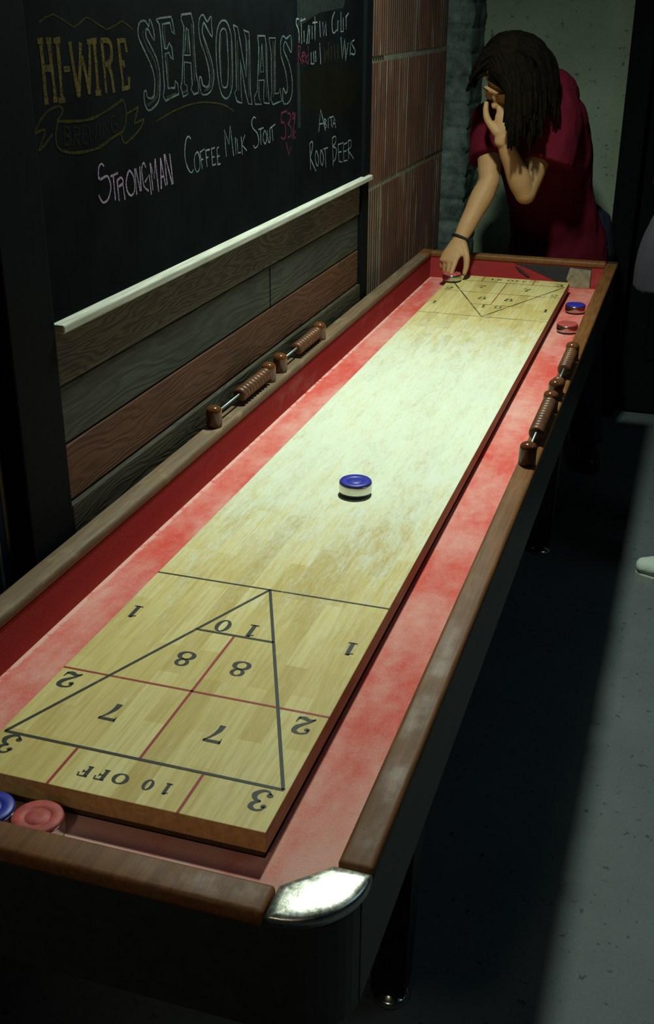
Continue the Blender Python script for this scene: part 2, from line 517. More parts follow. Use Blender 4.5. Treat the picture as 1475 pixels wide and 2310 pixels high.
# ------------------------------------------------------------------ chalkboard
XW = -0.17
cb = thing('chalkboard', 'large black chalkboard above plank panelling, lettered with beer names in coloured chalk', 'chalkboard', (XW, 1.49, H + 0.41))
bm = bmesh.new(); box(bm, XW - 0.02, XW, 0.57, 2.345, H + 0.405, H + 1.75)
obj('panel', bm, MT['board'], cb)
bm = bmesh.new(); box(bm, XW - 0.02, XW + 0.001, 1.76, 1.766, H + 0.405, H + 1.75)
obj('panel_seam', bm, MT['black_timber'], cb)
bm = bmesh.new(); box(bm, XW - 0.02, XW + 0.022, 0.575, 2.40, H + 0.396, H + 0.411, 0.003)
obj('chalk_ledge', bm, MT['ledge'], cb, label='pale weathered wood ledge')
bm = bmesh.new(); box(bm, XW - 0.03, XW + 0.01, 2.345, 2.41, H + 0.412, H + 1.75, 0.003)
obj('frame_post', bm, MT['black_timber'], cb)
bm = bmesh.new(); box(bm, XW - 0.03, XW + 0.01, 0.44, 0.57, 0.0, H + 1.75, 0.004)
obj('frame_post', bm, MT['black_timber'], cb)

# chalk lettering: (colour, half width mm, smooth, [(y mm, z mm), ...]) drawn on the board
CHALK = {
 'brewery_name': [
  ('y',5.5,0,[(620,830),(622,798),(621,744)]),
  ('y',5.5,0,[(644,830),(646,791),(649,745)]),
  ('y',5.5,0,[(619,791),(648,790)]),
  ('y',5.5,0,[(668,829),(669,796),(668,742)]),
  ('y',5.5,0,[(658,828),(678,829)]),
  ('y',5.5,0,[(658,743),(677,743)]),
  ('y',5.5,0,[(681,787),(700,787)]),
  ('y',5.5,0,[(706,826),(711,788),(721,744)]),
  ('y',5.5,0,[(721,744),(730,782),(739,824)]),
  ('y',5.5,0,[(739,804),(749,775),(755,746)]),
  ('y',5.5,0,[(755,746),(764,792),(768,824)]),
  ('y',5.5,0,[(783,825),(785,791),(784,746)]),
  ('y',5.5,0,[(760,824),(792,825)]),
  ('y',5.5,0,[(775,746),(794,746)]),
  ('y',5.5,0,[(808,825),(811,790),(812,744)]),
  ('y',5.5,0,[(825,789),(835,771),(839,743)]),
  ('y',5.5,0,[(867,824),(870,787),(874,747)]),
  ('y',5.5,0,[(862,823),(890,823),(894,804)]),
  ('y',5.5,0,[(869,789),(881,788),(882,781)]),
  ('y',5.5,0,[(868,747),(895,748),(896,765)]),
  ('y',5.5,0,[(612,829),(628,829)]),
  ('y',5.5,0,[(637,829),(652,829)]),
  ('y',5.5,0,[(616,744),(628,745)]),
  ('y',5.5,0,[(642,745),(655,745)]),
  ('y',5.5,1,[(805,825),(830,824),(840,815),(837,796),(822,789),(810,789)]),
 ],
 'mountain_line': [
  ('o',1.6,0,[(622,854),(641,861),(664,865),(695,856),(722,846),(737,850),(763,860),(778,857),(805,848),(828,841),(847,844),(885,853),(904,847),(923,839)]),
 ],
 'banner': [
  ('o',2.6,1,[(648,714),(664,724),(667,729),(656,735),(630,732),(601,720),(580,702)]),
  ('o',2.6,1,[(580,702),(605,705),(610,701),(600,691),(587,676)]),
  ('o',2.6,1,[(587,676),(605,683),(630,696)]),
  ('o',2.6,1,[(648,714),(688,710),(750,708),(805,716),(869,730)]),
  ('o',2.6,1,[(869,730),(876,719),(877,701),(871,687),(858,678)]),
  ('o',2.6,1,[(858,678),(826,673),(769,661),(704,661),(663,667),(643,676),(639,690),(642,701),(649,713)]),
  ('o',2.6,1,[(881,706),(925,714)]),
  ('o',2.6,1,[(925,714),(911,696),(906,687)]),
  ('o',2.6,1,[(906,687),(944,692)]),
  ('o',2.6,1,[(944,692),(930,679),(897,666),(864,659),(854,675)]),
 ],
 'banner_word': [
  ('d',2.4,0,[(667,705),(664,677)]),
  ('d',2.4,0,[(697,701),(693,673)]),
  ('d',2.4,0,[(724,699),(721,674)]),
  ('d',2.4,0,[(724,699),(738,699)]),
  ('d',2.4,0,[(722,687),(734,687)]),
  ('d',2.4,0,[(721,673),(735,673)]),
  ('d',2.4,0,[(744,697),(748,672),(756,690),(762,674),(770,698)]),
  ('d',2.4,0,[(782,698),(780,675)]),
  ('d',2.4,0,[(790,677),(792,701),(810,680),(812,702)]),
  ('d',2.4,1,[(667,705),(683,699),(679,691),(666,691)]),
  ('d',2.4,1,[(666,691),(682,686),(679,677),(663,677)]),
  ('d',2.4,1,[(697,701),(713,697),(711,689),(696,688)]),
  ('d',2.4,1,[(696,688),(711,672)]),
  ('d',2.4,1,[(841,702),(831,707),(821,700),(822,686),(832,680),(842,684),(841,692),(832,693)]),
 ],
 'heading_word': [
  ('w',2.3,1,[(988,854),(984,843),(972,852),(953,851),(943,842),(942,828),(953,814),(971,795),(988,775),(996,755),(992,733),(986,726),(971,725),(962,729),(960,738),(951,736),(951,719),(964,705),(991,710),(1010,721),(1017,746),(1018,766),(1009,789),(990,809),(973,825),(972,836),(980,839),(990,830),(1002,821),(1004,832),(995,850),(988,854)]),
  ('g',3.2,1,[(962,837),(960,827),(976,807),(998,788),(1009,767),(1010,747),(1002,727),(977,717),(962,714)]),
  ('w',2.3,0,[(1015,854),(1030,856),(1078,858),(1085,846),(1090,828),(1078,833),(1072,848),(1039,846),(1039,827),(1044,805),(1054,805),(1065,814),(1075,806),(1078,785),(1067,790),(1061,798),(1045,796),(1047,770),(1050,737),(1079,736),(1083,748),(1093,742),(1096,724),(1037,716),(1028,725),(1035,740),(1033,781),(1031,822),(1027,846),(1015,854)]),
  ('g',3,0,[(1048,845),(1048,807)]),
  ('g',3,0,[(1053,795),(1053,738)]),
  ('g',3,0,[(1043,721),(1086,726)]),
  ('g',3,0,[(1081,855),(1087,832)]),
  ('w',2.3,0,[(1123,861),(1167,863),(1176,845),(1176,797),(1180,753),(1187,739),(1188,721),(1165,719),(1152,729),(1159,737),(1157,776),(1127,779),(1123,740),(1134,737),(1137,721),(1115,718),(1106,736),(1113,746),(1124,799),(1132,840),(1121,853),(1123,861)]),
  ('w',2.3,0,[(1142,838),(1129,791),(1156,790),(1151,834),(1142,838)]),
  ('g',3,0,[(1168,845),(1170,786),(1171,743)]),
  ('g',3,0,[(1113,725),(1135,728)]),
  ('g',3,0,[(1147,829),(1144,794)]),
  ('w',2.3,1,[(1261,857),(1242,848),(1223,860),(1205,853),(1200,834),(1207,811),(1225,789),(1240,764),(1244,741),(1234,729),(1210,733),(1203,747),(1194,746),(1200,719),(1229,715),(1254,724),(1266,749),(1256,777),(1235,806),(1217,828),(1225,846),(1238,837),(1264,820),(1263,843),(1261,857)]),
  ('g',3,1,[(1215,835),(1229,806),(1247,778),(1257,749),(1246,728),(1215,722)]),
  ('w',2.4,1,[(1320,849),(1346,843),(1364,817),(1366,780),(1365,737),(1352,710),(1327,700),(1301,712),(1287,742),(1282,778),(1284,813),(1296,838),(1320,849)]),
  ('w',2.4,1,[(1322,834),(1338,827),(1342,799),(1343,763),(1336,727),(1321,722),(1306,729),(1299,765),(1299,801),(1306,826),(1322,834)]),
  ('g',3.5,1,[(1309,821),(1304,789),(1304,747)]),
  ('g',3.5,1,[(1362,811),(1361,762),(1351,720)]),
  ('w',2.4,0,[(1376,840),(1400,835),(1418,792),(1440,736),(1447,784),(1445,813),(1432,829),(1464,824),(1465,783),(1464,706),(1473,678),(1451,681),(1434,708),(1410,772),(1411,697),(1414,685),(1386,690),(1373,708),(1384,714),(1386,786),(1385,822),(1376,840)]),
  ('g',3.5,0,[(1396,810),(1396,711)]),
  ('g',3.5,0,[(1456,808),(1455,694)]),
  ('w',2.4,0,[(1514,816),(1559,815),(1569,792),(1570,726),(1580,672),(1547,676),(1544,688),(1550,724),(1518,725),(1516,690),(1531,674),(1492,677),(1487,692),(1506,704),(1517,768),(1519,800),(1514,816)]),
  ('w',2.4,0,[(1540,800),(1527,742),(1547,741),(1540,800)]),
  ('g',3.5,0,[(1562,799),(1564,687)]),
  ('g',3.5,0,[(1524,794),(1519,736)]),
  ('w',2.4,0,[(1584,810),(1627,809),(1622,791),(1618,691),(1643,690),(1652,700),(1664,672),(1604,668),(1590,681),(1597,698),(1597,778),(1584,810)]),
  ('g',3.5,0,[(1611,802),(1608,684)]),
  ('w',2.4,1,[(1730,811),(1699,806),(1677,812),(1660,798),(1663,769),(1692,734),(1704,698),(1691,687),(1674,699),(1673,668),(1708,664),(1735,682),(1736,718),(1715,753),(1681,782),(1690,800),(1711,788),(1733,776),(1730,811)]),
 ],
 'underline_arc': [
  ('o',1.8,1,[(992,684),(1090,698),(1195,702),(1307,690),(1366,672)]),
 ],
 'beer_name': [
  ('p',2.3,1,[(785,630),(778,635),(768,631),(764,616),(771,611),(793,613),(802,603),(803,590),(791,575),(774,572),(764,580),(760,587)]),
  ('p',2.3,1,[(828,601),(844,604),(849,595),(833,590)]),
  ('p',2.3,1,[(873,611),(861,595),(863,579),(875,569),(890,575),(891,596),(882,608),(873,611)]),
  ('p',2.3,1,[(940,609),(933,618),(924,610),(925,589),(930,576),(946,567)]),
  ('p',2.5,0,[(805,611),(833,613)]),
  ('p',2.5,0,[(815,611),(817,569)]),
  ('p',2.5,0,[(828,601),(830,566)]),
  ('p',2.5,0,[(833,590),(848,591),(852,565)]),
  ('p',2.5,0,[(896,613),(898,567)]),
  ('p',2.5,0,[(900,612),(913,571)]),
  ('p',2.5,0,[(916,614),(916,571)]),
  ('p',2.5,0,[(933,584),(952,595),(956,559)]),
  ('p',2.5,0,[(958,615),(964,565)]),
  ('p',2.5,0,[(960,613),(972,585),(980,620)]),
  ('p',2.5,0,[(980,620),(987,560)]),
  ('p',2.5,0,[(1002,619),(999,563)]),
  ('p',2.5,0,[(1003,617),(1018,566)]),
  ('p',2.5,0,[(1000,584),(1012,585)]),
  ('p',2.5,0,[(1018,624),(1025,567)]),
  ('p',2.5,0,[(1021,623),(1047,565)]),
  ('p',2.5,0,[(1042,622),(1051,565)]),
 ],
 'beer_style': [
  ('c',2,1,[(1141,639),(1131,644),(1119,639),(1111,620),(1112,601),(1124,583),(1138,575),(1148,580)]),
  ('c',2,1,[(1170,611),(1155,602),(1155,583),(1166,573),(1179,581),(1179,599),(1170,611)]),
  ('c',2,1,[(1494,647),(1481,651),(1468,641),(1475,628),(1500,615),(1509,598),(1501,588),(1485,585),(1475,592)]),
  ('c',2,1,[(1545,615),(1536,601),(1549,587),(1560,599),(1553,614),(1545,615)]),
  ('c',2,1,[(1564,615),(1571,590),(1582,591),(1580,617)]),
  ('c',2,0,[(1182,609),(1191,575)]),
  ('c',2,0,[(1182,609),(1206,613)]),
  ('c',2,0,[(1185,594),(1197,594)]),
  ('c',2,0,[(1210,611),(1215,577)]),
  ('c',2,0,[(1209,609),(1231,609)]),
  ('c',2,0,[(1210,595),(1223,595)]),
  ('c',2,0,[(1240,611),(1243,576)]),
  ('c',2,0,[(1239,609),(1257,610)]),
  ('c',2,0,[(1242,593),(1255,592)]),
  ('c',2,0,[(1243,576),(1261,577)]),
  ('c',2,0,[(1268,606),(1271,574)]),
  ('c',2,0,[(1268,607),(1279,609)]),
  ('c',2,0,[(1269,591),(1282,591)]),
  ('c',2,0,[(1271,574),(1285,575)]),
  ('c',2,0,[(1318,585),(1311,640),(1334,609),(1344,645),(1358,582)]),
  ('c',2,0,[(1370,619),(1372,584)]),
  ('c',2,0,[(1379,616),(1384,585),(1399,585)]),
  ('c',2,0,[(1404,617),(1408,579)]),
  ('c',2,0,[(1426,619),(1407,600),(1434,585)]),
  ('c',2,0,[(1508,622),(1540,623)]),
  ('c',2,0,[(1521,622),(1522,588)]),
  ('c',2,0,[(1583,618),(1617,624)]),
  ('c',2,0,[(1594,619),(1601,588)]),
 ],
 'strength_number': [
  ('r',3.2,0,[(1699,647),(1661,645),(1656,625)]),
  ('r',3.2,1,[(1656,625),(1683,619),(1689,595),(1676,585),(1656,591)]),
  ('r',3.2,1,[(1702,642),(1723,637),(1719,623),(1704,617)]),
  ('r',3.2,1,[(1704,617),(1728,605),(1725,588),(1703,586)]),
  ('r',3.2,1,[(1746,639),(1736,634),(1742,625),(1752,630),(1746,639)]),
  ('r',3.2,1,[(1759,595),(1746,588),(1755,579),(1766,585),(1759,595)]),
  ('r',3.2,0,[(1760,639),(1735,579)]),
  ('r',3.2,0,[(1691,576),(1711,545),(1727,564)]),
 ],
 'root_beer_name': [
  ('c',2.2,0,[(1941,576),(1957,630),(1999,574)]),
  ('c',2.2,0,[(1947,595),(1981,594)]),
  ('c',2.2,0,[(1988,605),(1992,579)]),
  ('c',2.2,0,[(2022,603),(2023,578)]),
  ('c',2.2,0,[(2029,604),(2069,604)]),
  ('c',2.2,0,[(2047,604),(2051,579)]),
  ('c',2.2,0,[(2058,575),(2076,602),(2089,572)]),
  ('c',2.2,0,[(2064,586),(2081,585)]),
  ('c',2.2,1,[(1988,605),(2005,598),(1990,593)]),
  ('c',2.2,1,[(1990,593),(2009,586),(1992,579)]),
  ('c',2.2,1,[(1869,555),(1888,558),(1891,545),(1872,519)]),
  ('c',2.2,1,[(1921,532),(1914,510),(1931,492),(1941,509),(1921,532)]),
  ('c',2.2,1,[(1961,529),(1955,506),(1972,489),(1982,509),(1961,529)]),
  ('c',2.2,1,[(2059,550),(2088,551),(2088,535),(2063,527)]),
  ('c',2.2,1,[(2063,527),(2096,517),(2089,494),(2068,486)]),
  ('c',2.2,1,[(2206,527),(2234,526),(2235,509),(2203,503)]),
  ('c',2.2,0,[(1869,555),(1875,489)]),
  ('c',2.2,0,[(1872,519),(1918,481)]),
  ('c',2.2,0,[(1982,529),(2020,529)]),
  ('c',2.2,0,[(1996,529),(2003,479)]),
  ('c',2.2,0,[(2059,550),(2069,475)]),
  ('c',2.2,0,[(2111,527),(2160,527)]),
  ('c',2.2,0,[(2111,526),(2123,481),(2156,476)]),
  ('c',2.2,0,[(2115,506),(2145,505)]),
  ('c',2.2,0,[(2164,522),(2198,524)]),
  ('c',2.2,0,[(2162,520),(2167,477),(2203,475)]),
  ('c',2.2,0,[(2164,503),(2194,502)]),
  ('c',2.2,0,[(2209,527),(2216,478)]),
  ('c',2.2,0,[(2205,503),(2265,472)]),
 ],
 'cider_line': [
  ('c',2.6,1,[(1791,846),(1773,847),(1770,837),(1783,826),(1790,813),(1790,794)]),
  ('c',2.6,1,[(2072,861),(2052,844),(2052,821),(2065,810),(2094,818)]),
  ('c',2.6,0,[(1805,849),(1809,791)]),
  ('c',2.6,0,[(1798,842),(1837,847)]),
  ('c',2.6,0,[(1826,821),(1827,795)]),
  ('c',2.6,0,[(1862,832),(1847,790)]),
  ('c',2.6,0,[(1871,831),(1863,790)]),
  ('c',2.6,0,[(1888,830),(1888,800)]),
  ('c',2.6,0,[(1910,851),(1910,797)]),
  ('c',2.6,0,[(1892,837),(1929,838)]),
  ('c',2.6,0,[(1948,840),(1953,803)]),
  ('c',2.6,0,[(1972,838),(1980,805),(1999,838),(2002,805)]),
  ('c',2.6,0,[(2102,840),(2099,814)]),
  ('c',2.6,0,[(2127,861),(2129,812),(2150,813),(2149,846)]),
  ('c',2.6,0,[(2175,849),(2177,817)]),
  ('c',2.6,0,[(2171,847),(2197,857)]),
 ],
 'wine_line': [
  ('r',2.6,0,[(1783,787),(1782,746)]),
  ('r',2.6,0,[(1786,766),(1814,745)]),
  ('r',2.6,0,[(1858,787),(1858,743)]),
  ('r',2.6,1,[(1783,787),(1800,784),(1786,766)]),
  ('r',2.6,1,[(1807,762),(1836,766),(1821,772),(1807,761),(1828,749)]),
  ('r',2.6,1,[(1858,765),(1836,757),(1854,744)]),
  ('c',3,0,[(1880,770),(1880,744),(1903,742),(1899,771)]),
  ('c',3,0,[(1914,773),(1918,746)]),
  ('c',3,0,[(1949,789),(1957,740)]),
  ('c',3,0,[(2129,799),(2144,745),(2164,793),(2175,739),(2196,783)]),
  ('c',3,0,[(2219,785),(2216,751)]),
  ('c',2.6,1,[(2255,789),(2228,782),(2261,763),(2257,752),(2225,755)]),
  ('o',3,0,[(1984,777),(1989,743),(2008,771),(2021,744),(2024,790)]),
  ('o',3,0,[(2045,780),(2046,745)]),
  ('o',3,0,[(2070,781),(2079,745)]),
  ('o',3,0,[(2100,783),(2105,746)]),
 ],
}
names = {'brewery_name': 'faded yellow chalk lettering HI-WIRE', 'mountain_line': 'thin olive chalk mountain outline', 'banner': 'olive chalk ribbon banner outline',
         'banner_word': 'dull chalk word BREWING inside the banner', 'heading_word': 'outlined white chalk heading SEASONALS', 'underline_arc': 'thin olive chalk arc',
         'beer_name': 'pinkish white chalk word STRONGMAN', 'beer_style': 'white chalk words COFFEE MILK STOUT', 'strength_number': 'pink chalk number',
         'root_beer_name': 'white chalk words ABITA ROOT BEER', 'cider_line': 'smudged white chalk writing', 'wine_line': 'pink, white and olive chalk writing about wines'}
def clusters(strokes, gap):
    groups = []
    for s in strokes:
        P = [Vector(p) for p in s[3]]
        D_ = []
        for a, c in zip(P, P[1:]):
            m = max(1, int((c - a).length / 6)); D_ += [a.lerp(c, i / m) for i in range(m + 1)]
        hit = [g_ for g_ in groups if any((a - c).length < gap for a in D_ for c in g_[1])]
        new = [[s], D_]
        for h in hit:
            new[0] = h[0] + new[0]; new[1] = h[1] + new[1]; groups.remove(h)
        groups.append(new)
    return [g_[0] for g_ in groups]
GAP = {'brewery_name': 30, 'heading_word': 34, 'beer_name': 20, 'beer_style': 17, 'root_beer_name': 22, 'banner': 12, 'banner_word': 30}
for nm, all_strokes in CHALK.items():
  for strokes in clusters(all_strokes, GAP.get(nm, 20)):
    bm = bmesh.new()
    cols = []
    for si, (col, w, sm, pts) in enumerate(strokes):
        if col not in cols: cols.append(col)
        P = [Vector((a / 1000, b / 1000)) for a, b in pts]
        if sm:
            P = [Vector((p.x, p.y)) for p in catmull([(q.x, q.y, 0) for q in P], 5)]
        else:
            Q = []
            for a, b in zip(P, P[1:]):
                m = max(1, int((b - a).length / 0.02))
                Q += [a.lerp(b, i / m) for i in range(m)]
            P = Q + [P[-1]]
        ws = [w / 1000 * (0.8 + 0.4 * noise.noise(Vector((p.x * 40, p.y * 40, si)))) for p in P]
        xx = XW + 0.0003 + 0.00002 * (si % 7) + (0.0 if col == 'g' else 0.0002)
        for q in ribbon2(P, ws):
            try:
                f = bm.faces.new([bm.verts.new((xx, v.x, v.y + H)) for v in q])
                f.material_index = cols.index(col)
            except ValueError:
                pass
    obj(nm, bm, [MT['c_' + c] for c in cols], cb, label=names[nm])
def smear(name, poly, m, x):
    bm = bmesh.new()
    bm.faces.new([bm.verts.new((x, a, b + H)) for a, b in poly])
    obj(name, bm, m, cb)
smear('chalk_smear', [(1.80, .725), (1.95, .74), (2.29, .705), (2.29, .63), (2.1, .60), (1.80, .65)], MT['smear_o'], XW + .0002)
smear('chalk_smear', [(1.775, .75), (1.795, .75), (1.80, .60), (1.778, .60)], MT['smear_w'], XW + .0002)
smear('chalk_smear', [(1.775, 1.0), (2.25, 1.0), (2.15, .87), (1.95, .86), (1.78, .83)], MT['smear_w'], XW + .0002)

# ------------------------------------------------------------------ plank panelling
pp = thing('plank_panelling', 'low panelling of wide weathered planks under the chalkboard, beside the table', 'panelling', (XW, 1.49, 0.0))
edges = [(.395, .303, 'plank_a', 'weathered brown grained plank'), (.300, .200, 'plank_b', 'grey green plank'), (.197, .096, 'plank_c', 'reddish brown plank'),
         (.093, -.06, 'plank_d', 'dark brown plank'), (-.063, -.22, 'plank_b', None), (-.223, -.40, 'plank_d', None), (-.403, -.58, 'plank_a', None), (-.583, -.769, 'plank_b', None)]
for i, (a, b, m, lb) in enumerate(edges):
    off = (0.0, -.004, -.003, .006, -.003, -.002, -.004, -.001)[i]
    bm = bmesh.new(); box(bm, XW - .028, XW + off, 0.575, 2.335, H + b, H + a, 0.003)
    if i == 1:
        box(bm, XW - .02, XW + off + .0015, 1.575, 1.5775, H + b + .002, H + a - .002, mi=1)
    obj('plank', bm, [MT[m], MT['black_timber']], pp, label=lb)
bm = bmesh.new(); box(bm, XW - .03, XW + .008, 2.337, 2.405, 0.0, H + .394, 0.003)
obj('end_post', bm, MT['black_timber'], pp)

# ------------------------------------------------------------------ shuffleboard table
W, L = 0.4064, 2.98
TB = thing('shuffleboard_table', 'long shuffleboard table with maple lane, red gutters and dark wood rails', 'shuffleboard table', (W / 2, L / 2, 0))
def tw(bm):  # lift table drawings from lane height to the room
    bmesh.ops.translate(bm, verts=bm.verts[:], vec=(0, 0, H))
    return bm
D = -0.040
XI0, XI1, YI0, YI1 = -0.112, 0.5185, -0.130, 3.085      # inside faces of the gutters
XO0, XO1, YO0, YO1 = -0.152, 0.5575, -0.172, 3.125      # outside edges of the rails
RT, RB = 0.054, 0.033

# playing board: maple top on a darker base
bm = bmesh.new(); box(bm, 0, W, 0, L, -0.030, 0.0, 0.0012)
for f in bm.faces:
    n = f.normal
    f.normal_update(); n = f.normal
    if abs(n.z) < 0.5:
        f.material_index = 1 if abs(n.x) > 0.5 else 2
pf = obj('playing_board', tw(bm), [MT['playfield'], MT['side_wood'], MT['end_wood']], TB, label='pale maple lane dusted with wax powder')
bm = bmesh.new(); box(bm, 0.004, W - .004, 0.004, L - .004, D, -0.0302)
obj('board_base', tw(bm), MT['dark_wood'], TB)

# markings
BLK, RED = 'black', 'red'
def flip(p): return Vector((W - p.x, L - p.y))
def line(dst, a, b, w):
    for f in (lambda p: p, flip):
        bm = bmesh.new()
        for q in ribbon2([f(Vector(a)), f(Vector(b))], [w / 2, w / 2]):
            bm.faces.new([bm.verts.new((v.x, v.y, .0006 if dst is BLK else .0004)) for v in q])
        obj('black_line' if dst is BLK else 'red_line', tw(bm), MT['ink_black' if dst is BLK else 'ink_red'], pf)
D1, D2, D3, D4, SI = 0.558, 0.244, 0.080, 0.4035, 0.006
bk = 0.0048
line(BLK, (0, D1), (W, D1), bk * .75)
line(BLK, (SI, D3), (W - SI, D3), bk)
line(BLK, (SI + .001, D3), (W / 2, D1), bk); line(BLK, (W - SI - .001, D3), (W / 2, D1), bk)
tt = (D4 - D1) / (D3 - D1) * (W / 2 - SI)
line(BLK, (W / 2 - tt, D4), (W / 2 + tt, D4), bk)
line(RED, (0, D2), (W, D2), .004)
line(RED, (W / 2, D3 + .002), (W / 2, D4 - .002), .004)
line(RED, (.1165, 0.001), (.1165, D3 - .002), .004); line(RED, (.2935, 0.001), (.2935, D3 - .002), .004)
def strokes_mesh(S, z):
    bm = bmesh.new()
    for pts, ws in S:
        for q in ribbon2(pts, ws):
            try: bm.faces.new([bm.verts.new((v.x, v.y, z)) for v in q])
            except ValueError: pass
    return bm

def ringpts(cx, cy, rx, ry, thick, thin, n=28):
    pts, ws = [], []
    for i in range(n + 1):
        a = 2 * math.pi * i / n
        pts.append((cx + rx * math.cos(a), cy + ry * math.sin(a)))
        ws.append((thin + (thick - thin) * abs(math.cos(a)) ** 1.5) / 2)
    return pts, ws
def curve(pts, ws, k=6):
    P = catmull([(a, b, 0) for a, b in pts], k)
    n = len(P); out = []
    for i in range(n):
        t = i / (n - 1) * (len(ws) - 1); j = min(int(t), len(ws) - 2)
        out.append((ws[j] + (ws[j + 1] - ws[j]) * (t - j)) / 2)
    return [(p.x, p.y) for p in P], out
def st(a, b, w0, w1=None):
    return [a, b], [w0 / 2, (w0 if w1 is None else w1) / 2]
def ball(c, r):
    return [(c[0], c[1] - r), (c[0], c[1] - r * .5), c, (c[0], c[1] + r * .5), (c[0], c[1] + r)], [0.01, r * .87, r, r * .87, 0.01]
GL = {
 '1': [st((0, -.49), (0, .5), .17), st((-.2, -.465), (.2, -.465), .07), curve([(-.24, .33), (-.12, .38), (0, .5)], [.06, .07, .1])],
 '0': [ringpts(0, 0, .24, .45, .17, .07)],
 'O': [ringpts(0, 0, .40, .44, .2, .07)],
 '7': [st((-.3, .41), (.31, .41), .15, .12), st((-.29, .48), (-.27, .2), .06, .02), curve([(.3, .44), (.1, .12), (-.02, -.2), (-.04, -.5)], [.05, .09, .17, .2])],
 '8': [ringpts(0, .25, .20, .21, .14, .07), ringpts(0, -.22, .27, .245, .17, .07)],
 '2': [curve([(-.22, .2), (-.22, .36), (0, .46), (.22, .36), (.2, .12), (0, -.1), (-.2, -.3), (-.29, -.46)], [.08, .08, .08, .17, .18, .12, .07, .05]), ball((-.19, .2), .095),
       curve([(-.29, -.42), (-.1, -.34), (.1, -.42), (.28, -.4)], [.06, .13, .17, .12]), st((.27, -.44), (.32, -.16), .1, .03)],
 '3': [curve([(-.2, .26), (-.16, .4), (.02, .47), (.2, .36), (.17, .16), (-.02, .05)], [.06, .07, .08, .16, .13, .05]),
       curve([(-.02, .05), (.18, -.02), (.26, -.22), (.12, -.42), (-.08, -.46), (-.22, -.32)], [.05, .12, .19, .12, .07, .07]), ball((-.18, .25), .09), ball((-.2, -.28), .1)],
 'F': [st((-.18, -.46), (-.18, .46), .19), st((-.34, -.465), (.02, -.465), .07), st((-.34, .46), (.32, .46), .08), st((.30, .47), (.33, .16), .05, .09),
       st((-.1, .03), (.12, .03), .07), st((.12, .15), (.12, -.1), .06)],
}
def glyph(name, ch, x, y, s):
    for f in (lambda p: p, flip):
        S = []
        for pts, ws in GL[ch]:
            S.append(([f(Vector((x - px * s, y - py * s))) for px, py in pts], [w * s * (1.3 if s < .03 else 1.08) for w in ws]))
        obj(name, tw(strokes_mesh(S, .0005)), MT['ink_black'], pf)
for ch, x, y, s in (('1', .024, .423, .036), ('1', .382, .422, .036), ('1', .222, .425, .036), ('0', .175, .4255, .037),
                    ('8', .158, .319, .040), ('8', .2455, .319, .040), ('2', .025, .216, .040), ('2', .3795, .215, .040),
                    ('7', .1215, .163, .040), ('7', .276, .161, .040), ('3', .027, .057, .040), ('3', .380, .053, .040),
                    ('1', .262, .037, .021), ('0', .237, .037, .021)):
    glyph('numeral', ch, x, y, s)
for ch, x in (('O', .199), ('F', .173), ('F', .150)):
    glyph('letter', ch, x, .037, .021)

# gutter bed
bm = bmesh.new()
for a in ((XI0, 0.002, YI0, YI1), (W - .002, XI1, YI0, YI1), (0.002, W - .002, YI0, 0.002), (0.002, W - .002, L - .002, YI1)):
    box(bm, a[0], a[1], a[2], a[3], D - .012, D)
obj('gutter_carpet', tw(bm), MT['carpet'], TB, label='dusty red carpet in the gutter')
# linings of the gutter sides
for (x0, x1, y0, y1) in ((XI0 - .01, XI0, YI0, YI1), (XI1, XI1 + .01, YI0, YI1), (XI0, XI1, YI0 - .01, YI0), (XI0, XI1, YI1, YI1 + .01)):
    bm = bmesh.new(); box(bm, x0, x1, y0, y1, D - .012, RB)
    obj('gutter_lining', tw(bm), MT['lining'], TB, label='dark red gutter side')
# far end lining: dark polygons and a pale one laid over the red
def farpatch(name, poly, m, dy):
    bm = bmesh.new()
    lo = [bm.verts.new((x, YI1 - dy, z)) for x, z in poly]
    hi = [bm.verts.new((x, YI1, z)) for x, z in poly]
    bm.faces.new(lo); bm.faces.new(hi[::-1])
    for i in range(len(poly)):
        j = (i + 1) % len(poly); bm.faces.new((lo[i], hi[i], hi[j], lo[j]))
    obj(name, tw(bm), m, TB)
farpatch('dark_panel', [(.195, .032), (.47, .032), (.47, D), (.40, D), (.36, -.025), (.29, .002), (.235, .022)], MT['patch_dark'], .0015)
farpatch('pale_patch', [(.395, .030), (.468, .026), (.468, D + .001), (.40, D + .001), (.385, -.01)], MT['patch_pale'], .003)
farpatch('dark_strip', [(.20, .024), (.212, .018), (.255, -.012), (.245, -.012), (.215, .006)], MT['patch_dark'], .004)

# rails
bv = 0.006
bm = bmesh.new(); box(bm, XO0, XI0 + .002, YO0 + .09, YO1 - .09, RB, RT, bv, seg=3)
obj('rail', tw(bm), MT['rail_dusty'], TB, True)
bm = bmesh.new(); box(bm, XI1 - .001, XO1, YI0 + .0525, YO1 - .045, RB, RT, bv, seg=3)
obj('rail', tw(bm), MT['rail'], TB, True)
bm = bmesh.new(); box(bm, XO0 + .085, XI1 - .05, YO0, YI0 + .002, RB, RT, bv, seg=3)
obj('rail', tw(bm), MT['rail'], TB, True)
bm = bmesh.new(); box(bm, XI0 - .03, XI1 - .002, YI1 - .002, YO1, RB, RT, bv, seg=3)
obj('rail', tw(bm), MT['rail'], TB, True)

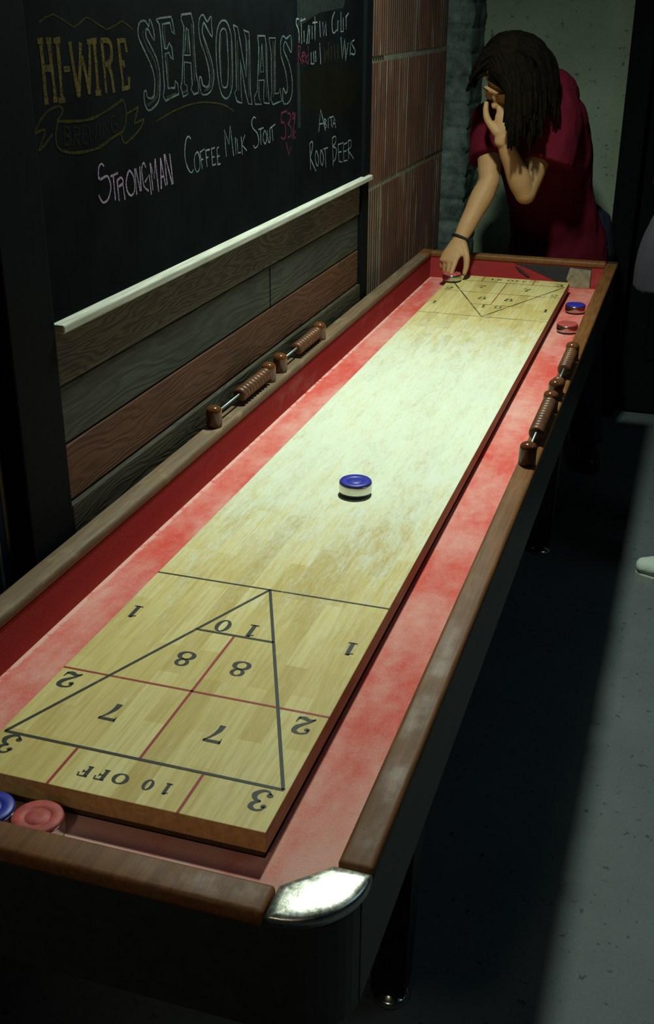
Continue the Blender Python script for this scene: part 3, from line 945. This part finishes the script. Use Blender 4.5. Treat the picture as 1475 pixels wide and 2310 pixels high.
def cap_poly(sx, sy):
    # corner with rounded outside and slanted inside, drawn for the near right corner
    ox, oy = XO1 + .002, YO0 - .004
    pts = [(XI1 - .002, -.084), (ox - .001, -.084)]
    r = .082
    cx_, cy_ = ox - r, oy + r
    for i in range(0, 13):
        a = -math.pi / 2 * i / 12
        pts.append((cx_ + r * math.cos(a), cy_ + r * math.sin(a)))
    pts.append((XI1 - .0475, oy)); pts.append((XI1 - .0475, YI0 - .0))
    pts = [(p[0], p[1]) for p in pts]
    return [((XO0 + XO1 - x) if sx < 0 else x, (YO0 + YO1 - y) if sy < 0 else y) for x, y in pts]
for sx, sy, m in ((1, 1, 'cap'), (-1, 1, 'cap'), (1, -1, 'dark_cap'), (-1, -1, 'dark_cap')):
    if sy < 0 and sx > 0:
        bm = bmesh.new(); box(bm, XI1 - .002, XO1 + .001, YO1 - .045, YO1 + .001, RB - .003, RT + .001, .008, seg=3)
        obj('corner_cap', tw(bm), MT[m], TB, True); continue
    if sy < 0 and sx < 0:
        bm = bmesh.new(); box(bm, XO0 - .001, XI0 + .002, YO1 - .09, YO1 + .001, RB, RT + .0005, .006, seg=3)
        obj('corner_cap', tw(bm), MT['rail'], TB, True); continue
    poly = [Vector(p_) for p_ in cap_poly(sx, sy)]
    cen = Vector((sum(p_.x for p_ in poly) / len(poly), sum(p_.y for p_ in poly) / len(poly)))
    bm = bmesh.new()
    rings = [[bm.verts.new((p_.x, p_.y, RT - .010)) for p_ in poly]]
    for f_, h_ in ((1.0, -.003), (.985, .0), (.94, .0016), (.8, .0029), (.6, .0038), (.4, .0044), (.2, .0047)):
        rings.append([bm.verts.new((cen.x + (p_.x - cen.x) * f_, cen.y + (p_.y - cen.y) * f_, RT + h_)) for p_ in poly])
    for A_, B_ in zip(rings, rings[1:]):
        for k_ in range(len(poly)):
            bm.faces.new((A_[k_], A_[(k_ + 1) % len(poly)], B_[(k_ + 1) % len(poly)], B_[k_]))
    bm.faces.new(rings[-1]); bm.faces.new(rings[0][::-1])
    obj('corner_cap', tw(bm), MT[m], TB, True, label='shiny metal corner cap')
# aprons
ab = -0.118
for (x0, x1, y0, y1) in ((XO0 + .006, XI0 - .012, YO0 + .09, YO1 - .006), (XI1 + .012, XO1 - .006, YO0 + .075, YO1 - .006), (XO0 + .09, XO1 - .075, YO0 + .008, YI0 - .012), (XI0, XI1 + .012, YI1 + .012, YO1 - .006)):
    bm = bmesh.new(); box(bm, x0, x1, y0, y1, ab, RB - .0005, .002)
    obj('apron', tw(bm), MT['apron'], TB)
bm = bmesh.new()
def corner_block(sx):
    r = .075; ox, oy = XO1 - .007, YO0 + .007
    pts = []
    for i in range(0, 11):
        a = -math.pi / 2 * i / 10
        pts.append((ox - r + r * math.cos(a), oy + r + r * math.sin(a)))
    pts += [(ox - r, oy + .03), (ox - .03, oy + r)]
    return [((XO0 + XO1 - x) if sx < 0 else x, y) for x, y in pts]
for sx in (1, -1):
    bm = bmesh.new(); prism(bm, corner_block(sx), ab, RT - .0105)
    obj('corner_block', tw(bm), MT['apron'], TB)
bm = bmesh.new(); box(bm, XI0, XI1, YI0, YI1, D - .03, D - .0125)
obj('bed_board', tw(bm), MT['leg'], TB)
# legs with round levelling feet
for x, y in ((.447, .50), (-.04, .50), (.447, 2.42), (-.04, 2.42)):
    bm = bmesh.new()
    z0, z1 = .03, H + D - .03
    a, b = .030, .048
    v = [bm.verts.new((x + sx * r, y + sy * r, zz)) for zz, r in ((z0, a), (z1, b)) for sx, sy in ((-1, -1), (1, -1), (1, 1), (-1, 1))]
    for q in ((3, 2, 1, 0), (4, 5, 6, 7), (0, 1, 5, 4), (1, 2, 6, 5), (2, 3, 7, 6), (3, 0, 4, 7)):
        bm.faces.new([v[i] for i in q])
    lg = obj('leg', bm, MT['leg'], TB)
    bm = bmesh.new(); lathe(bm, [(.034, .0), (.036, .006), (.030, .014), (.012, .018), (.012, .034)], (x, y, 0), 28)
    obj('levelling_foot', bm, MT['chrome'], lg, True, label='round chrome levelling foot')

# ------------------------------------------------------------------ score counters on the rails
def post_bm(bm, x, y, z):
    lathe(bm, [(.0165, 0), (.0172, .004), (.0172, .034), (.0165, .039), (.0135, .0435), (.0075, .0465), (0, .0475)], (x, y, z), 28)
def counter(x, y0, y1, bead_y, label):
    z = H + RT
    c = thing('score_counter', label, 'score counter', (x, (y0 + y1) / 2, z), 'sliding bead score counters on the rails')
    for y in (y0, y1):
        bm = bmesh.new(); post_bm(bm, x, y, z)
        obj('post', bm, MT['post'], c, True)
    bm = bmesh.new(); lathe(bm, [(.0028, y0 + .012), (.0028, y1 - .012)], (x, 0, z + .026), 12, 'Y')
    obj('rod', bm, MT['steel'], c, True, label='grey steel rod')
    for y in bead_y:
        bm = bmesh.new(); h = .0082
        lathe(bm, [(.004, -h), (.0125, -h), (.0158, -h * .45), (.0165, 0), (.0158, h * .45), (.0125, h), (.004, h)], (x, y, z + .024), 24, 'Y')
        obj('bead', bm, MT['bead'], c, True)
p = .0172
XL, XR = -.132, .538
counter(XL, 1.116, 1.449, [1.449 - .027 - p * i for i in range(10)], 'brown bead score counter on the left rail, nearer one, beads slid to its far post')
counter(XL, 1.529, 1.838, [1.838 - .027 - p * i for i in range(10)], 'brown bead score counter on the left rail, farther one, toward the person in red')
counter(XR, 1.113, 1.449, [1.449 - .027 - p * i for i in range(12)], 'brown bead score counter on the right rail, nearer one, short bare rod showing')
counter(XR, 1.535, 1.86, [1.535 + .027, 1.535 + .027 + p] + [1.86 - .027 - p * i for i in range(9)], 'brown bead score counter on the right rail, farther one, two beads apart from the rest')

# ------------------------------------------------------------------ pucks
def puck(x, y, z, m, label):
    c = thing('puck', label, 'puck', (x, y, z), 'shuffleboard pucks')
    def up(prof): return [(r_, h_ * 1.2) for r_, h_ in prof]
    bm = bmesh.new(); lathe(bm, up([(.0285, 0), (.0308, .001), (.0314, .0045), (.0300, .005)]), (x, y, z), 40)
    obj('base', bm, MT['puck_base'], c, True)
    bm = bmesh.new(); lathe(bm, up([(.0295, .0046), (.0322, .0050), (.0325, .0064), (.0325, .0195), (.0320, .0205), (.0305, .0208)]), (x, y, z), 48)
    obj('ring', bm, MT['chrome'], c, True, label='chrome ring')
    bm = bmesh.new(); lathe(bm, up([(.0316, .0203), (.0315, .0222), (.0300, .0236), (.021, .0236), (.0175, .0233), (.0165, .0226), (.0145, .0226), (.0138, .0233), (.006, .0234), (0, .0234)]), (x, y, z), 48)
    obj('cap', bm, m, c, True)
GF = H + D
puck(.2235, .984, H + .0008, MT['blue'], 'blue topped chrome puck alone on the middle of the maple lane')
puck(.129, -.045, GF, MT['red'], 'faded red puck in the near end gutter, against the maple board')
puck(.063, -.048, GF, MT['blue'], 'blue puck in the near end gutter at the left picture edge, beside the red puck')
puck(.458, 2.727, GF, MT['blue'], 'blue puck in the right gutter near the far end')
puck(.462, 2.475, GF, MT['red'], 'dusty red puck in the right gutter, in front of the blue one')
puck(.014, 2.868, H + .0008, MT['red'], 'puck under the fingers of the person in red at the far left board corner')

# ------------------------------------------------------------------ people
def loft(bm, pts, rad, lat=(1, 0, 0), n=18, caps=True, dense=5):
    """closed tube through pts; rad = (half width along lat, half depth) per point."""
    P = catmull(pts, dense) if len(pts) > 2 else [Vector(pts[0]).lerp(Vector(pts[1]), i / 6) for i in range(7)]
    m = len(P)
    def rr(i):
        t = i / (m - 1) * (len(rad) - 1); j = min(int(t), len(rad) - 2); k = t - j
        k = k * k * (3 - 2 * k)
        a, b = rad[j], rad[j + 1]
        a = a if isinstance(a, tuple) else (a, a); b = b if isinstance(b, tuple) else (b, b)
        return a[0] + (b[0] - a[0]) * k, a[1] + (b[1] - a[1]) * k
    rings = []
    lat = Vector(lat)
    def ring(c, d, a, b):
        u = (lat - d * lat.dot(d)).normalized()
        w = d.cross(u)
        return [bm.verts.new(c + u * (a * math.cos(2 * math.pi * i / n)) + w * (b * math.sin(2 * math.pi * i / n))) for i in range(n)]
    for i in range(m):
        d = (P[min(m - 1, i + 1)] - P[max(0, i - 1)]).normalized()
        a, b = rr(i)
        if i == 0 and caps:
            for s in (.3, .65, .9):
                c = math.sqrt(1 - s * s); r = min(a, b)
                rings.append(ring(P[0] - d * r * c * .9, d, a * s, b * s))
        rings.append(ring(P[i], d, a, b))
        if i == m - 1 and caps:
            for s in (.9, .65, .3):
                c = math.sqrt(1 - s * s); r = min(a, b)
                rings.append(ring(P[-1] + d * r * c * .9, d, a * s, b * s))
    for A, B in zip(rings, rings[1:]):
        for i in range(n):
            j = (i + 1) % n
            bm.faces.new((A[i], A[j], B[j], B[i]))
    bm.faces.new(rings[0][::-1]); bm.faces.new(rings[-1])

def ellipsoid(bm, Mx, c, r, n=20):
    """ellipsoid in the local frame Mx."""
    res = bmesh.ops.create_uvsphere(bm, u_segments=n, v_segments=n // 2 + 2, radius=1.0)
    S = Matrix.Diagonal((*r, 1))
    bmesh.ops.transform(bm, verts=res['verts'], matrix=Mx @ Matrix.Translation(c) @ S)

def fuse(name, bm, mat, parent, voxel, smooth=3, wrinkle=0.0, wscale=14, seed=0, cut=None, label=None):
    """fuse overlapping closed shapes into one continuous skin."""
    bmesh.ops.recalc_face_normals(bm, faces=bm.faces[:])
    me = bpy.data.meshes.new('tmp'); bm.to_mesh(me); bm.free()
    o = bpy.data.objects.new('tmp', me); COL.objects.link(o)
    md = o.modifiers.new('r', 'REMESH'); md.mode = 'VOXEL'; md.voxel_size = voxel
    if smooth:
        s = o.modifiers.new('s', 'SMOOTH'); s.factor = 0.5; s.iterations = smooth
    dg = bpy.context.evaluated_depsgraph_get()
    dg.update()
    m2 = bpy.data.meshes.new_from_object(o.evaluated_get(dg))
    bpy.data.objects.remove(o, do_unlink=True)
    b2 = bmesh.new(); b2.from_mesh(m2)
    if wrinkle:
        b2.normal_update()
        for v in b2.verts:
            q = v.co * wscale + Vector((seed, seed, seed))
            q2 = Vector((q.x * 1.3, q.y * 1.3, q.z * .55))
            nn = noise.noise(q2) * .7 + noise.noise(q2 * 2.3) * .35
            v.co += v.normal * (wrinkle * nn)
    if cut:
        for co, no in cut:
            bmesh.ops.bisect_plane(b2, geom=b2.verts[:] + b2.edges[:] + b2.faces[:], plane_co=co, plane_no=no, clear_outer=True)
    off = base_of(parent)
    bmesh.ops.translate(b2, verts=b2.verts[:], vec=-off)
    me3 = bpy.data.meshes.new(name); b2.to_mesh(me3); b2.free()
    for p in me3.polygons: p.use_smooth = True
    me3.materials.append(mat)
    o = bpy.data.objects.new(name, me3); COL.objects.link(o)
    if parent is not None: o.parent = parent
    if label: o['label'] = label
    return o

def frame(origin, face, up):
    """local -Y = facing direction, local Z = crown direction."""
    f = Vector(face).normalized()
    z = Vector(up); z = (z - f * z.dot(f)).normalized()
    y = -f
    x = y.cross(z)
    m = Matrix((x, y, z)).transposed().to_4x4()
    m.translation = Vector(origin)
    return m

def head(bm, Mx):
    ellipsoid(bm, Mx, (0, .012, .035), (.074, .094, .085), 24)       # skull
    ellipsoid(bm, Mx, (0, -.030, -.025), (.060, .060, .080), 22)      # face
    ellipsoid(bm, Mx, (0, -.048, -.080), (.038, .038, .032), 18)      # chin and jaw
    ellipsoid(bm, Mx, (0, -.088, .022), (.048, .012, .010), 14)       # brow
    for s in (1, -1):
        ellipsoid(bm, Mx, (s * .036, -.072, -.028), (.022, .020, .020), 12)   # cheeks
        ellipsoid(bm, Mx, (s * .077, .012, -.012), (.010, .020, .032), 14)    # ears
        ellipsoid(bm, Mx, (s * .030, -.083, .003), (.014, .010, .008), 12)    # eyelids
        ellipsoid(bm, Mx, (s * .009, -.102, -.034), (.009, .010, .008), 10)   # nostrils
    ellipsoid(bm, Mx, (0, -.094, -.008), (.009, .014, .026), 12)      # bridge
    ellipsoid(bm, Mx, (0, -.108, -.028), (.011, .013, .011), 12)      # nose tip
    ellipsoid(bm, Mx, (0, -.088, -.056), (.024, .010, .006), 12)      # upper lip
    ellipsoid(bm, Mx, (0, -.086, -.066), (.020, .010, .006), 12)      # lower lip

def hand(bm, wrist, palm_dir, palm_normal, fingers, side, s=1.0):
    """palm_normal points out of the palm; fingers = list of four joint lists in room coordinates or bend tuples; side +1 = thumb on +lat."""
    d = Vector(palm_dir).normalized()
    nrm = Vector(palm_normal); nrm = (nrm - d * nrm.dot(d)).normalized()
    lat = d.cross(nrm) * side
    w = Vector(wrist)
    loft(bm, [w - d * .015, w + d * .025 * s, w + d * .06 * s, w + d * .090 * s], [(.026 * s, .019 * s), (.034 * s, .018 * s), (.040 * s, .0155 * s), (.038 * s, .0115 * s)], lat)
    lens = [(.040, .025, .020), (.045, .029, .021), (.041, .027, .020), (.032, .020, .018)]
    offs = [.029, .0095, -.0105, -.0285]
    for k in range(4):
        b = fingers[k]
        base = w + d * (.088 - abs(k - 1) * .004) * s + lat * offs[k] * s
        pts = [w + d * .06 * s + lat * offs[k] * .8 * s, base]
        cur = base; ang = 0.0
        spread = b[3] if len(b) > 3 else (.10, .02, -.06, -.14)[k]
        for j in range(3):
            ang += math.radians(b[j])
            dd = (d * math.cos(ang) + nrm * math.sin(ang)) + lat * spread
            cur = cur + dd.normalized() * lens[k][j] * s
            pts.append(cur.copy())
        r = (.0088, .0092, .0088, .0076)[k] * s
        loft(bm, pts, [r * 1.05, r * 1.12, r * 1.0, r * .92, r * .78], lat, 12, True, 4)
    tb = fingers[4]
    root = w + d * .022 * s + lat * .022 * s
    k1 = root + (d * tb[0] + lat * tb[1] + nrm * tb[2]).normalized() * .046 * s
    k2 = k1 + (d * tb[3] + lat * tb[4] + nrm * tb[5]).normalized() * .033 * s
    k3 = k2 + (d * tb[3] * 1.2 + lat * (tb[4] - .25) + nrm * tb[5]).normalized() * .025 * s
    loft(bm, [root - d * .008, k1, k2, k3], [.0165 * s, .0125 * s, .0105 * s, .0085 * s], nrm, 12, True, 4)

def arm(bm, sh, el, wr, lat, s=1.0):
    sh, el, wr = Vector(sh), Vector(el), Vector(wr)
    loft(bm, [sh, sh.lerp(el, .35), sh.lerp(el, .75), el], [.050 * s, .047 * s, .041 * s, .037 * s], lat, 16)
    loft(bm, [el, el.lerp(wr, .25), el.lerp(wr, .65), wr], [.036 * s, (.041 * s, .039 * s), (.033 * s, .030 * s), (.026 * s, .020 * s)], lat, 16)

def leg_(bm, hip, knee, ank, lat, s=1.0):
    hip, knee, ank = Vector(hip), Vector(knee), Vector(ank)
    loft(bm, [hip, hip.lerp(knee, .5), knee], [.088 * s, .072 * s, .054 * s], lat, 16)
    loft(bm, [knee, knee.lerp(ank, .3), knee.lerp(ank, .7), ank], [.053 * s, .056 * s, .042 * s, .034 * s], lat, 16)

def shoe(name, parent, ank, toe_dir, mat, sole_mat, lace=True, length=.27):
    d = Vector((toe_dir[0], toe_dir[1], 0)).normalized()
    lat = Vector((-d.y, d.x, 0))
    a = Vector((ank[0], ank[1], 0))
    heel = a - d * .065
    def pt(t, z, s=0.0): return heel + d * (length * t) + Vector((0, 0, z)) + lat * s
    bm = bmesh.new()
    loft(bm, [pt(.10, .055), pt(.35, .055), pt(.6, .045), pt(.8, .042), pt(.93, .040)], [(.034, .040), (.036, .045), (.043, .036), (.044, .030), (.034, .024)], lat, 18)
    loft(bm, [pt(.2, .05), pt(.23, .10)], [(.034, .045), (.036, .042)], d, 16)
    up = fuse(name, bm, mat, parent, .005, 3, cut=[((0, 0, .018), (0, 0, -1)), ((0, 0, .118), (0, 0, 1))])
    bm = bmesh.new()
    poly = []
    for t, s in ((-.02, .018), (.02, .033), (.2, .037), (.42, .036), (.62, .046), (.8, .046), (.93, .034), (1.0, .014)):
        poly.append((t, s))
    out = [pt(t, 0, s) for t, s in poly] + [pt(t, 0, -s) for t, s in poly[::-1]]
    prism(bm, [(q.x, q.y) for q in out], 0.0, .024, .004)
    obj('sole', bm, sole_mat, up)
    if lace:
        bm = bmesh.new()
        for i in range(5):
            t = .42 + i * .065
            zc = .105 - i * .0085
            loft(bm, [pt(t, zc - .012, .026), pt(t + .01, zc, 0), pt(t + .02, zc - .012, -.026)], [.003, .003, .003], d, 8, True, 3)
        obj('lace', bm, MT['lace'], up, True)
    return up

def hair_locks(bm, Mx, count, fall, seed, r=.011, keep_face=True, part=.0, sides=(1, 1, .9, .9)):
    random.seed(seed)
    inv = Mx.inverted()
    C0 = Vector((0, .012, .030)); R0 = Vector((.083, .103, .096))
    for i in range(count):
        th = random.uniform(0, 2 * math.pi); ph = math.acos(random.uniform(-.15, 1.0))
        nl = Vector((math.sin(ph) * math.cos(th), math.sin(ph) * math.sin(th), math.cos(ph)))
        if keep_face and nl.y < -.45 and nl.z < .35: continue
        q = Vector((C0[k] + nl[k] * R0[k] * .97 for k in range(3)))
        side = 1 if (q.x - part) > 0 else -1
        g_l = inv.to_3x3() @ Vector((0, 0, -1))
        front = nl.y < .1
        push = (sides[2] if side > 0 else sides[3]) if front else .45
        dirv = (Vector((side * push, -.05 if front else .5, -.1)) + nl * .12).normalized()
        pts = [q.copy()]
        n = max(4, int(fall * (sides[1] if side > 0 else sides[0]) / .018 * random.uniform(.72, 1.1)))
        for j in range(n):
            dirv = (dirv * .78 + g_l * .30 + Vector((random.uniform(-.09, .09), random.uniform(-.09, .09), 0))).normalized()
            q = q + dirv * .018
            e = Vector(((q[k] - C0[k]) / (R0[k] * 1.02) for k in range(3)))
            if e.length < 1: q = Vector((C0[k] + e.normalized()[k] * R0[k] * 1.02 for k in range(3)))
            if keep_face and q.y < -.045 and q.z - .045 < (-.045 - q.y) * 1.0 and abs(q.x) < .064:
                q.x += side * min(.03, .068 - q.x * side)
            pts.append(q.copy())
        W_ = [Mx @ p_ for p_ in pts[::2]]
        if len(W_) < 3: continue
        rr = r * random.uniform(.7, 1.25)
        rad = [(rr * (1.0 if k < len(W_) * .6 else 1.0 - (k / len(W_) - .6) * 1.9), rr * .55 * (1.0 if k < len(W_) * .6 else 1.0 - (k / len(W_) - .6) * 1.9)) for k in range(len(W_))]
        rad = [(max(a, .0012), max(b, .001)) for a, b in rad]
        loft(bm, W_, rad, Mx.to_3x3() @ Vector((.3, 1, .2)), 7, True, 2)

def brows(parent, Mx):
    bm = bmesh.new()
    for s in (1, -1):
        loft(bm, [Mx @ Vector((s * .014, -.0965, .022)), Mx @ Vector((s * .032, -.0955, .029)), Mx @ Vector((s * .050, -.082, .022))], [(.0035, .002), (.0035, .002), (.0015, .001)], Mx.to_3x3() @ Vector((0, 0, 1)), 8, True, 3)
    obj('eyebrow', bm, MT['brow'], parent, True)

# ---- the person in red leaning over the far end
def Z(x, y, z): return Vector((x, y, z + H))
woman_base = (0.30, 3.45, 0.0)
# joints (height measured from the lane)
shR, elR, wrR = Z(.045, 3.235, .500), Z(.087, 3.087, .310), Z(.014, 2.967, .122)
shL, elL, wrL = Z(.292, 3.215, .572), Z(.219, 3.060, .278), Z(.137, 3.000, .468)
HM = frame(Z(.138, 3.045, .668), (-.36, -.58, -.73), (-.05, -.60, .75))
bm = bmesh.new()
loft(bm, [Z(.30, 3.49, -.02), Z(.29, 3.46, .10), Z(.262, 3.40, .24), Z(.240, 3.335, .38), Z(.225, 3.275, .51), Z(.215, 3.24, .59)],
     [(.165, .115), (.150, .105), (.125, .095), (.150, .105), (.150, .085), (.07, .06)], (1, -.1, .1))
loft(bm, [Z(.215, 3.245, .58), Z(.185, 3.18, .63), Z(.150, 3.10, .655)], [.058, .052, .052], (1, 0, 0))
loft(bm, [shR, Z(.12, 3.24, .54), Z(.21, 3.25, .58), shL], [.05, .06, .06, .052], (0, 0, 1))
head(bm, HM)
arm(bm, shR, elR, wrR, (1, 0, 0)); arm(bm, shL, elL, wrL, (1, 0, 0))
leg_(bm, Z(.22, 3.50, -.04), Z(.20, 3.46, -.40), Z(.20, 3.50, -.69), (1, 0, 0))
leg_(bm, Z(.39, 3.49, -.04), Z(.44, 3.40, -.38), Z(.50, 3.34, -.69), (1, 0, 0))
hd = (Z(-.012, 2.90, .055) - wrR)
hand(bm, wrR, hd, (.25, .55, -.6), [(5, 15, 12, .12), (28, 42, 30), (40, 55, 40), (48, 55, 40), (.75, .7, .35, .9, .25, .45)], 1)
hand(bm, wrL, (.12, .16, 1.0), (-.30, .92, -.15), [(22, 22, 18, .12), (22, 24, 18, .02), (24, 26, 18, -.08), (26, 28, 18, -.20), (.55, .8, .25, .8, .35, .2)], 1)
person = fuse('person', bm, MT['skin'], None, .0036, 2)
tag(person, 'person in a dark red T-shirt bowed over the far table end, hand over face', 'person')
person.data.transform(Matrix.Translation(-Vector(woman_base))); person.location = woman_base

bm = bmesh.new()
loft(bm, [Z(.305, 3.50, -.07), Z(.300, 3.485, .02), Z(.285, 3.45, .12), Z(.262, 3.40, .24), Z(.242, 3.34, .38), Z(.232, 3.285, .51), Z(.222, 3.250, .615)],
     [(.198, .155), (.190, .150), (.172, .135), (.160, .125), (.176, .130), (.160, .112), (.088, .074)], (1, -.1, .1), 22)
loft(bm, [shR + Vector((.03, 0, .02)), shR.lerp(elR, .25), shR.lerp(elR, .62)], [(.066, .064), (.070, .068), (.069, .066)], (1, 0, 0), 20, False)
loft(bm, [shL + Vector((-.02, 0, .015)), Z(.290, 3.170, .505), Z(.270, 3.125, .378)], [(.078, .074), (.092, .080), (.104, .084)], (1, 0, 0), 20, False)
loft(bm, [shR, Z(.12, 3.24, .552), Z(.215, 3.25, .60), Z(.275, 3.235, .60), shL], [.062, .072, .078, .074, .068], (0, 0, 1))
fuse('t_shirt', bm, MT['shirt_red'], person, .0055, 3, .012, 11, 3.0, label='dark red short-sleeved T-shirt')
bm = bmesh.new()
loft(bm, [Z(.33, 3.575, .10), Z(.325, 3.55, .0), Z(.31, 3.515, -.08)], [(.165, .11), (.19, .135), (.175, .12)], (1, 0, 0), 20)
for hp, kn, an in ((Z(.215, 3.50, -.04), Z(.20, 3.46, -.40), Z(.20, 3.50, -.71)), (Z(.395, 3.49, -.04), Z(.445, 3.40, -.38), Z(.50, 3.34, -.71))):
    loft(bm, [hp, hp.lerp(kn, .5), kn, kn.lerp(an, .5), an], [.105, .092, .074, .066, .060], (1, 0, 0), 18, False)
fuse('trousers', bm, MT['jeans'], person, .006, 3, .008, 13, 8.0, label='dark trousers')
for an, td in ((Z(.20, 3.50, -.69), (-.1, -1)), (Z(.50, 3.34, -.69), (.15, -1))):
    shoe('shoe', person, an, td, MT['black_shoe'], MT['black_shoe'], False)
bm = bmesh.new()
ellipsoid(bm, HM, (0, .022, .040), (.083, .098, .090), 24)
fuse('tmp_cap', bm, MT['hair'], person, .006, 2).name = 'hair_base'
bm = bmesh.new(); hair_locks(bm, HM, 560, .23, 5, .0072, True, -.030, (.40, 1.0, .8, .15))
obj('hair', bm, MT['hair'], person, True, label='dark brown shoulder-length hair hanging forward')
brows(person, HM)
# black hair tie round the right wrist
ax = (elR - wrR).normalized(); c0 = wrR + ax * .012
u = Vector((1, 0, 0)); u = (u - ax * u.dot(ax)).normalized(); v = ax.cross(u)
bm = bmesh.new()
ringp = [c0 + u * (.0315 * math.cos(t)) + v * (.026 * math.sin(t)) + ax * .004 * math.sin(t) for t in [2 * math.pi * i / 32 for i in range(33)]]
loft(bm, ringp, [.0042] * 33, ax, 8, False, 1)
obj('wrist_band', bm, MT['black_elastic'], person, True, label='black elastic band on the wrist')

# ---- the bystander at the right picture edge
base2 = (0.93, 2.46, 0.0)
H2 = frame((1.02, 2.46, 1.60), (-1, -.1, -.12), (0, 0, 1))
sA, eA, wA = Vector((1.00, 2.26, 1.37)), Vector((1.05, 2.20, 1.10)), Vector((.98, 2.20, .88))
sB, eB, wB = Vector((1.00, 2.66, 1.37)), Vector((1.05, 2.72, 1.10)), Vector((.98, 2.72, .88))
hA, kA, aA = Vector((.88, 2.37, .86)), Vector((.90, 2.35, .47)), Vector((.965, 2.335, .085))
hB, kB, aB = Vector((.88, 2.55, .86)), Vector((.93, 2.57, .47)), Vector((1.06, 2.60, .085))
bm = bmesh.new()
loft(bm, [(.87, 2.46, .86), (.86, 2.46, 1.0), (.90, 2.46, 1.15), (.97, 2.46, 1.30), (1.01, 2.46, 1.42)], [(.16, .12), (.155, .14), (.16, .125), (.17, .11), (.08, .07)], (0, 1, 0))
loft(bm, [(1.01, 2.46, 1.40), (1.02, 2.46, 1.48), (1.02, 2.46, 1.56)], [.06, .055, .055], (0, 1, 0))
loft(bm, [sA, (1.0, 2.46, 1.39), sB], [.055, .065, .055], (0, 0, 1))
head(bm, H2)
arm(bm, sA, eA, wA, (0, 1, 0), 1.1); arm(bm, sB, eB, wB, (0, 1, 0), 1.1)
leg_(bm, hA, kA, aA, (0, 1, 0), 1.05); leg_(bm, hB, kB, aB, (0, 1, 0), 1.05)
relaxed = [(15, 22, 14), (18, 24, 16), (20, 26, 16), (24, 28, 18), (.85, .45, .3, .95, .1, .25)]
hand(bm, wA, (-.25, .03, -1), (.05, 1, 0), relaxed, 1); hand(bm, wB, (-.25, -.03, -1), (.05, -1, 0), relaxed, -1)
p2 = fuse('person', bm, MT['skin'], None, .004, 2)
tag(p2, 'person at the right picture edge in a light grey shirt, dark trousers and white sneakers', 'person')
p2.data.transform(Matrix.Translation(-Vector(base2))); p2.location = base2
bm = bmesh.new()
loft(bm, [(.818, 2.46, .905), (.818, 2.46, 1.0), (.885, 2.46, 1.15), (.965, 2.46, 1.30), (1.01, 2.46, 1.425)], [(.185, .178), (.185, .170), (.185, .150), (.19, .128), (.085, .075)], (0, 1, 0), 22, False)
loft(bm, [sA, sA.lerp(eA, .7)], [.072, .070], (0, 1, 0), 18, False); loft(bm, [sB, sB.lerp(eB, .7)], [.072, .070], (0, 1, 0), 18, False)
loft(bm, [sA, (1.0, 2.46, 1.40), sB], [.066, .078, .066], (0, 0, 1))
fuse('shirt', bm, MT['shirt_grey'], p2, .0065, 3, .008, 10, 1.0, label='light grey shirt')
bm = bmesh.new()
loft(bm, [(.86, 2.46, .98), (.87, 2.46, .86), (.88, 2.46, .80)], [(.170, .140), (.180, .145), (.165, .12)], (0, 1, 0), 20)
for h_, k_, a_ in ((hA, kA, aA), (hB, kB, aB)):
    loft(bm, [h_, h_.lerp(k_, .5), k_, k_.lerp(a_, .5), a_ + Vector((.01, 0, -.005))], [.110, .097, .080, .072, .066], (0, 1, 0), 18, False)
fuse('trousers', bm, MT['jeans'], p2, .006, 3, .008, 13, 2.0, label='dark trousers')
shoe('sneaker', p2, aA, (-1, .02), MT['white_shoe'], MT['sole']); shoe('sneaker', p2, aB, (-1, .1), MT['white_shoe'], MT['sole'])
bm = bmesh.new(); ellipsoid(bm, H2, (0, .020, .042), (.082, .100, .088), 24)
fuse('hair_base', bm, MT['hair'], p2, .006, 2)
bm = bmesh.new(); hair_locks(bm, H2, 260, .09, 8, .008)
obj('hair', bm, MT['hair'], p2, True, label='short dark hair')
brows(p2, H2)
for P_, Mx in ((p2, H2),):
    for s in (1, -1):
        bm = bmesh.new(); ellipsoid(bm, Mx, (s * .030, -.0825, .001), (.012, .0115, .0055), 14)
        obj('eye', bm, MT['eye'], P_, True)
bpy.context.view_layer.update()
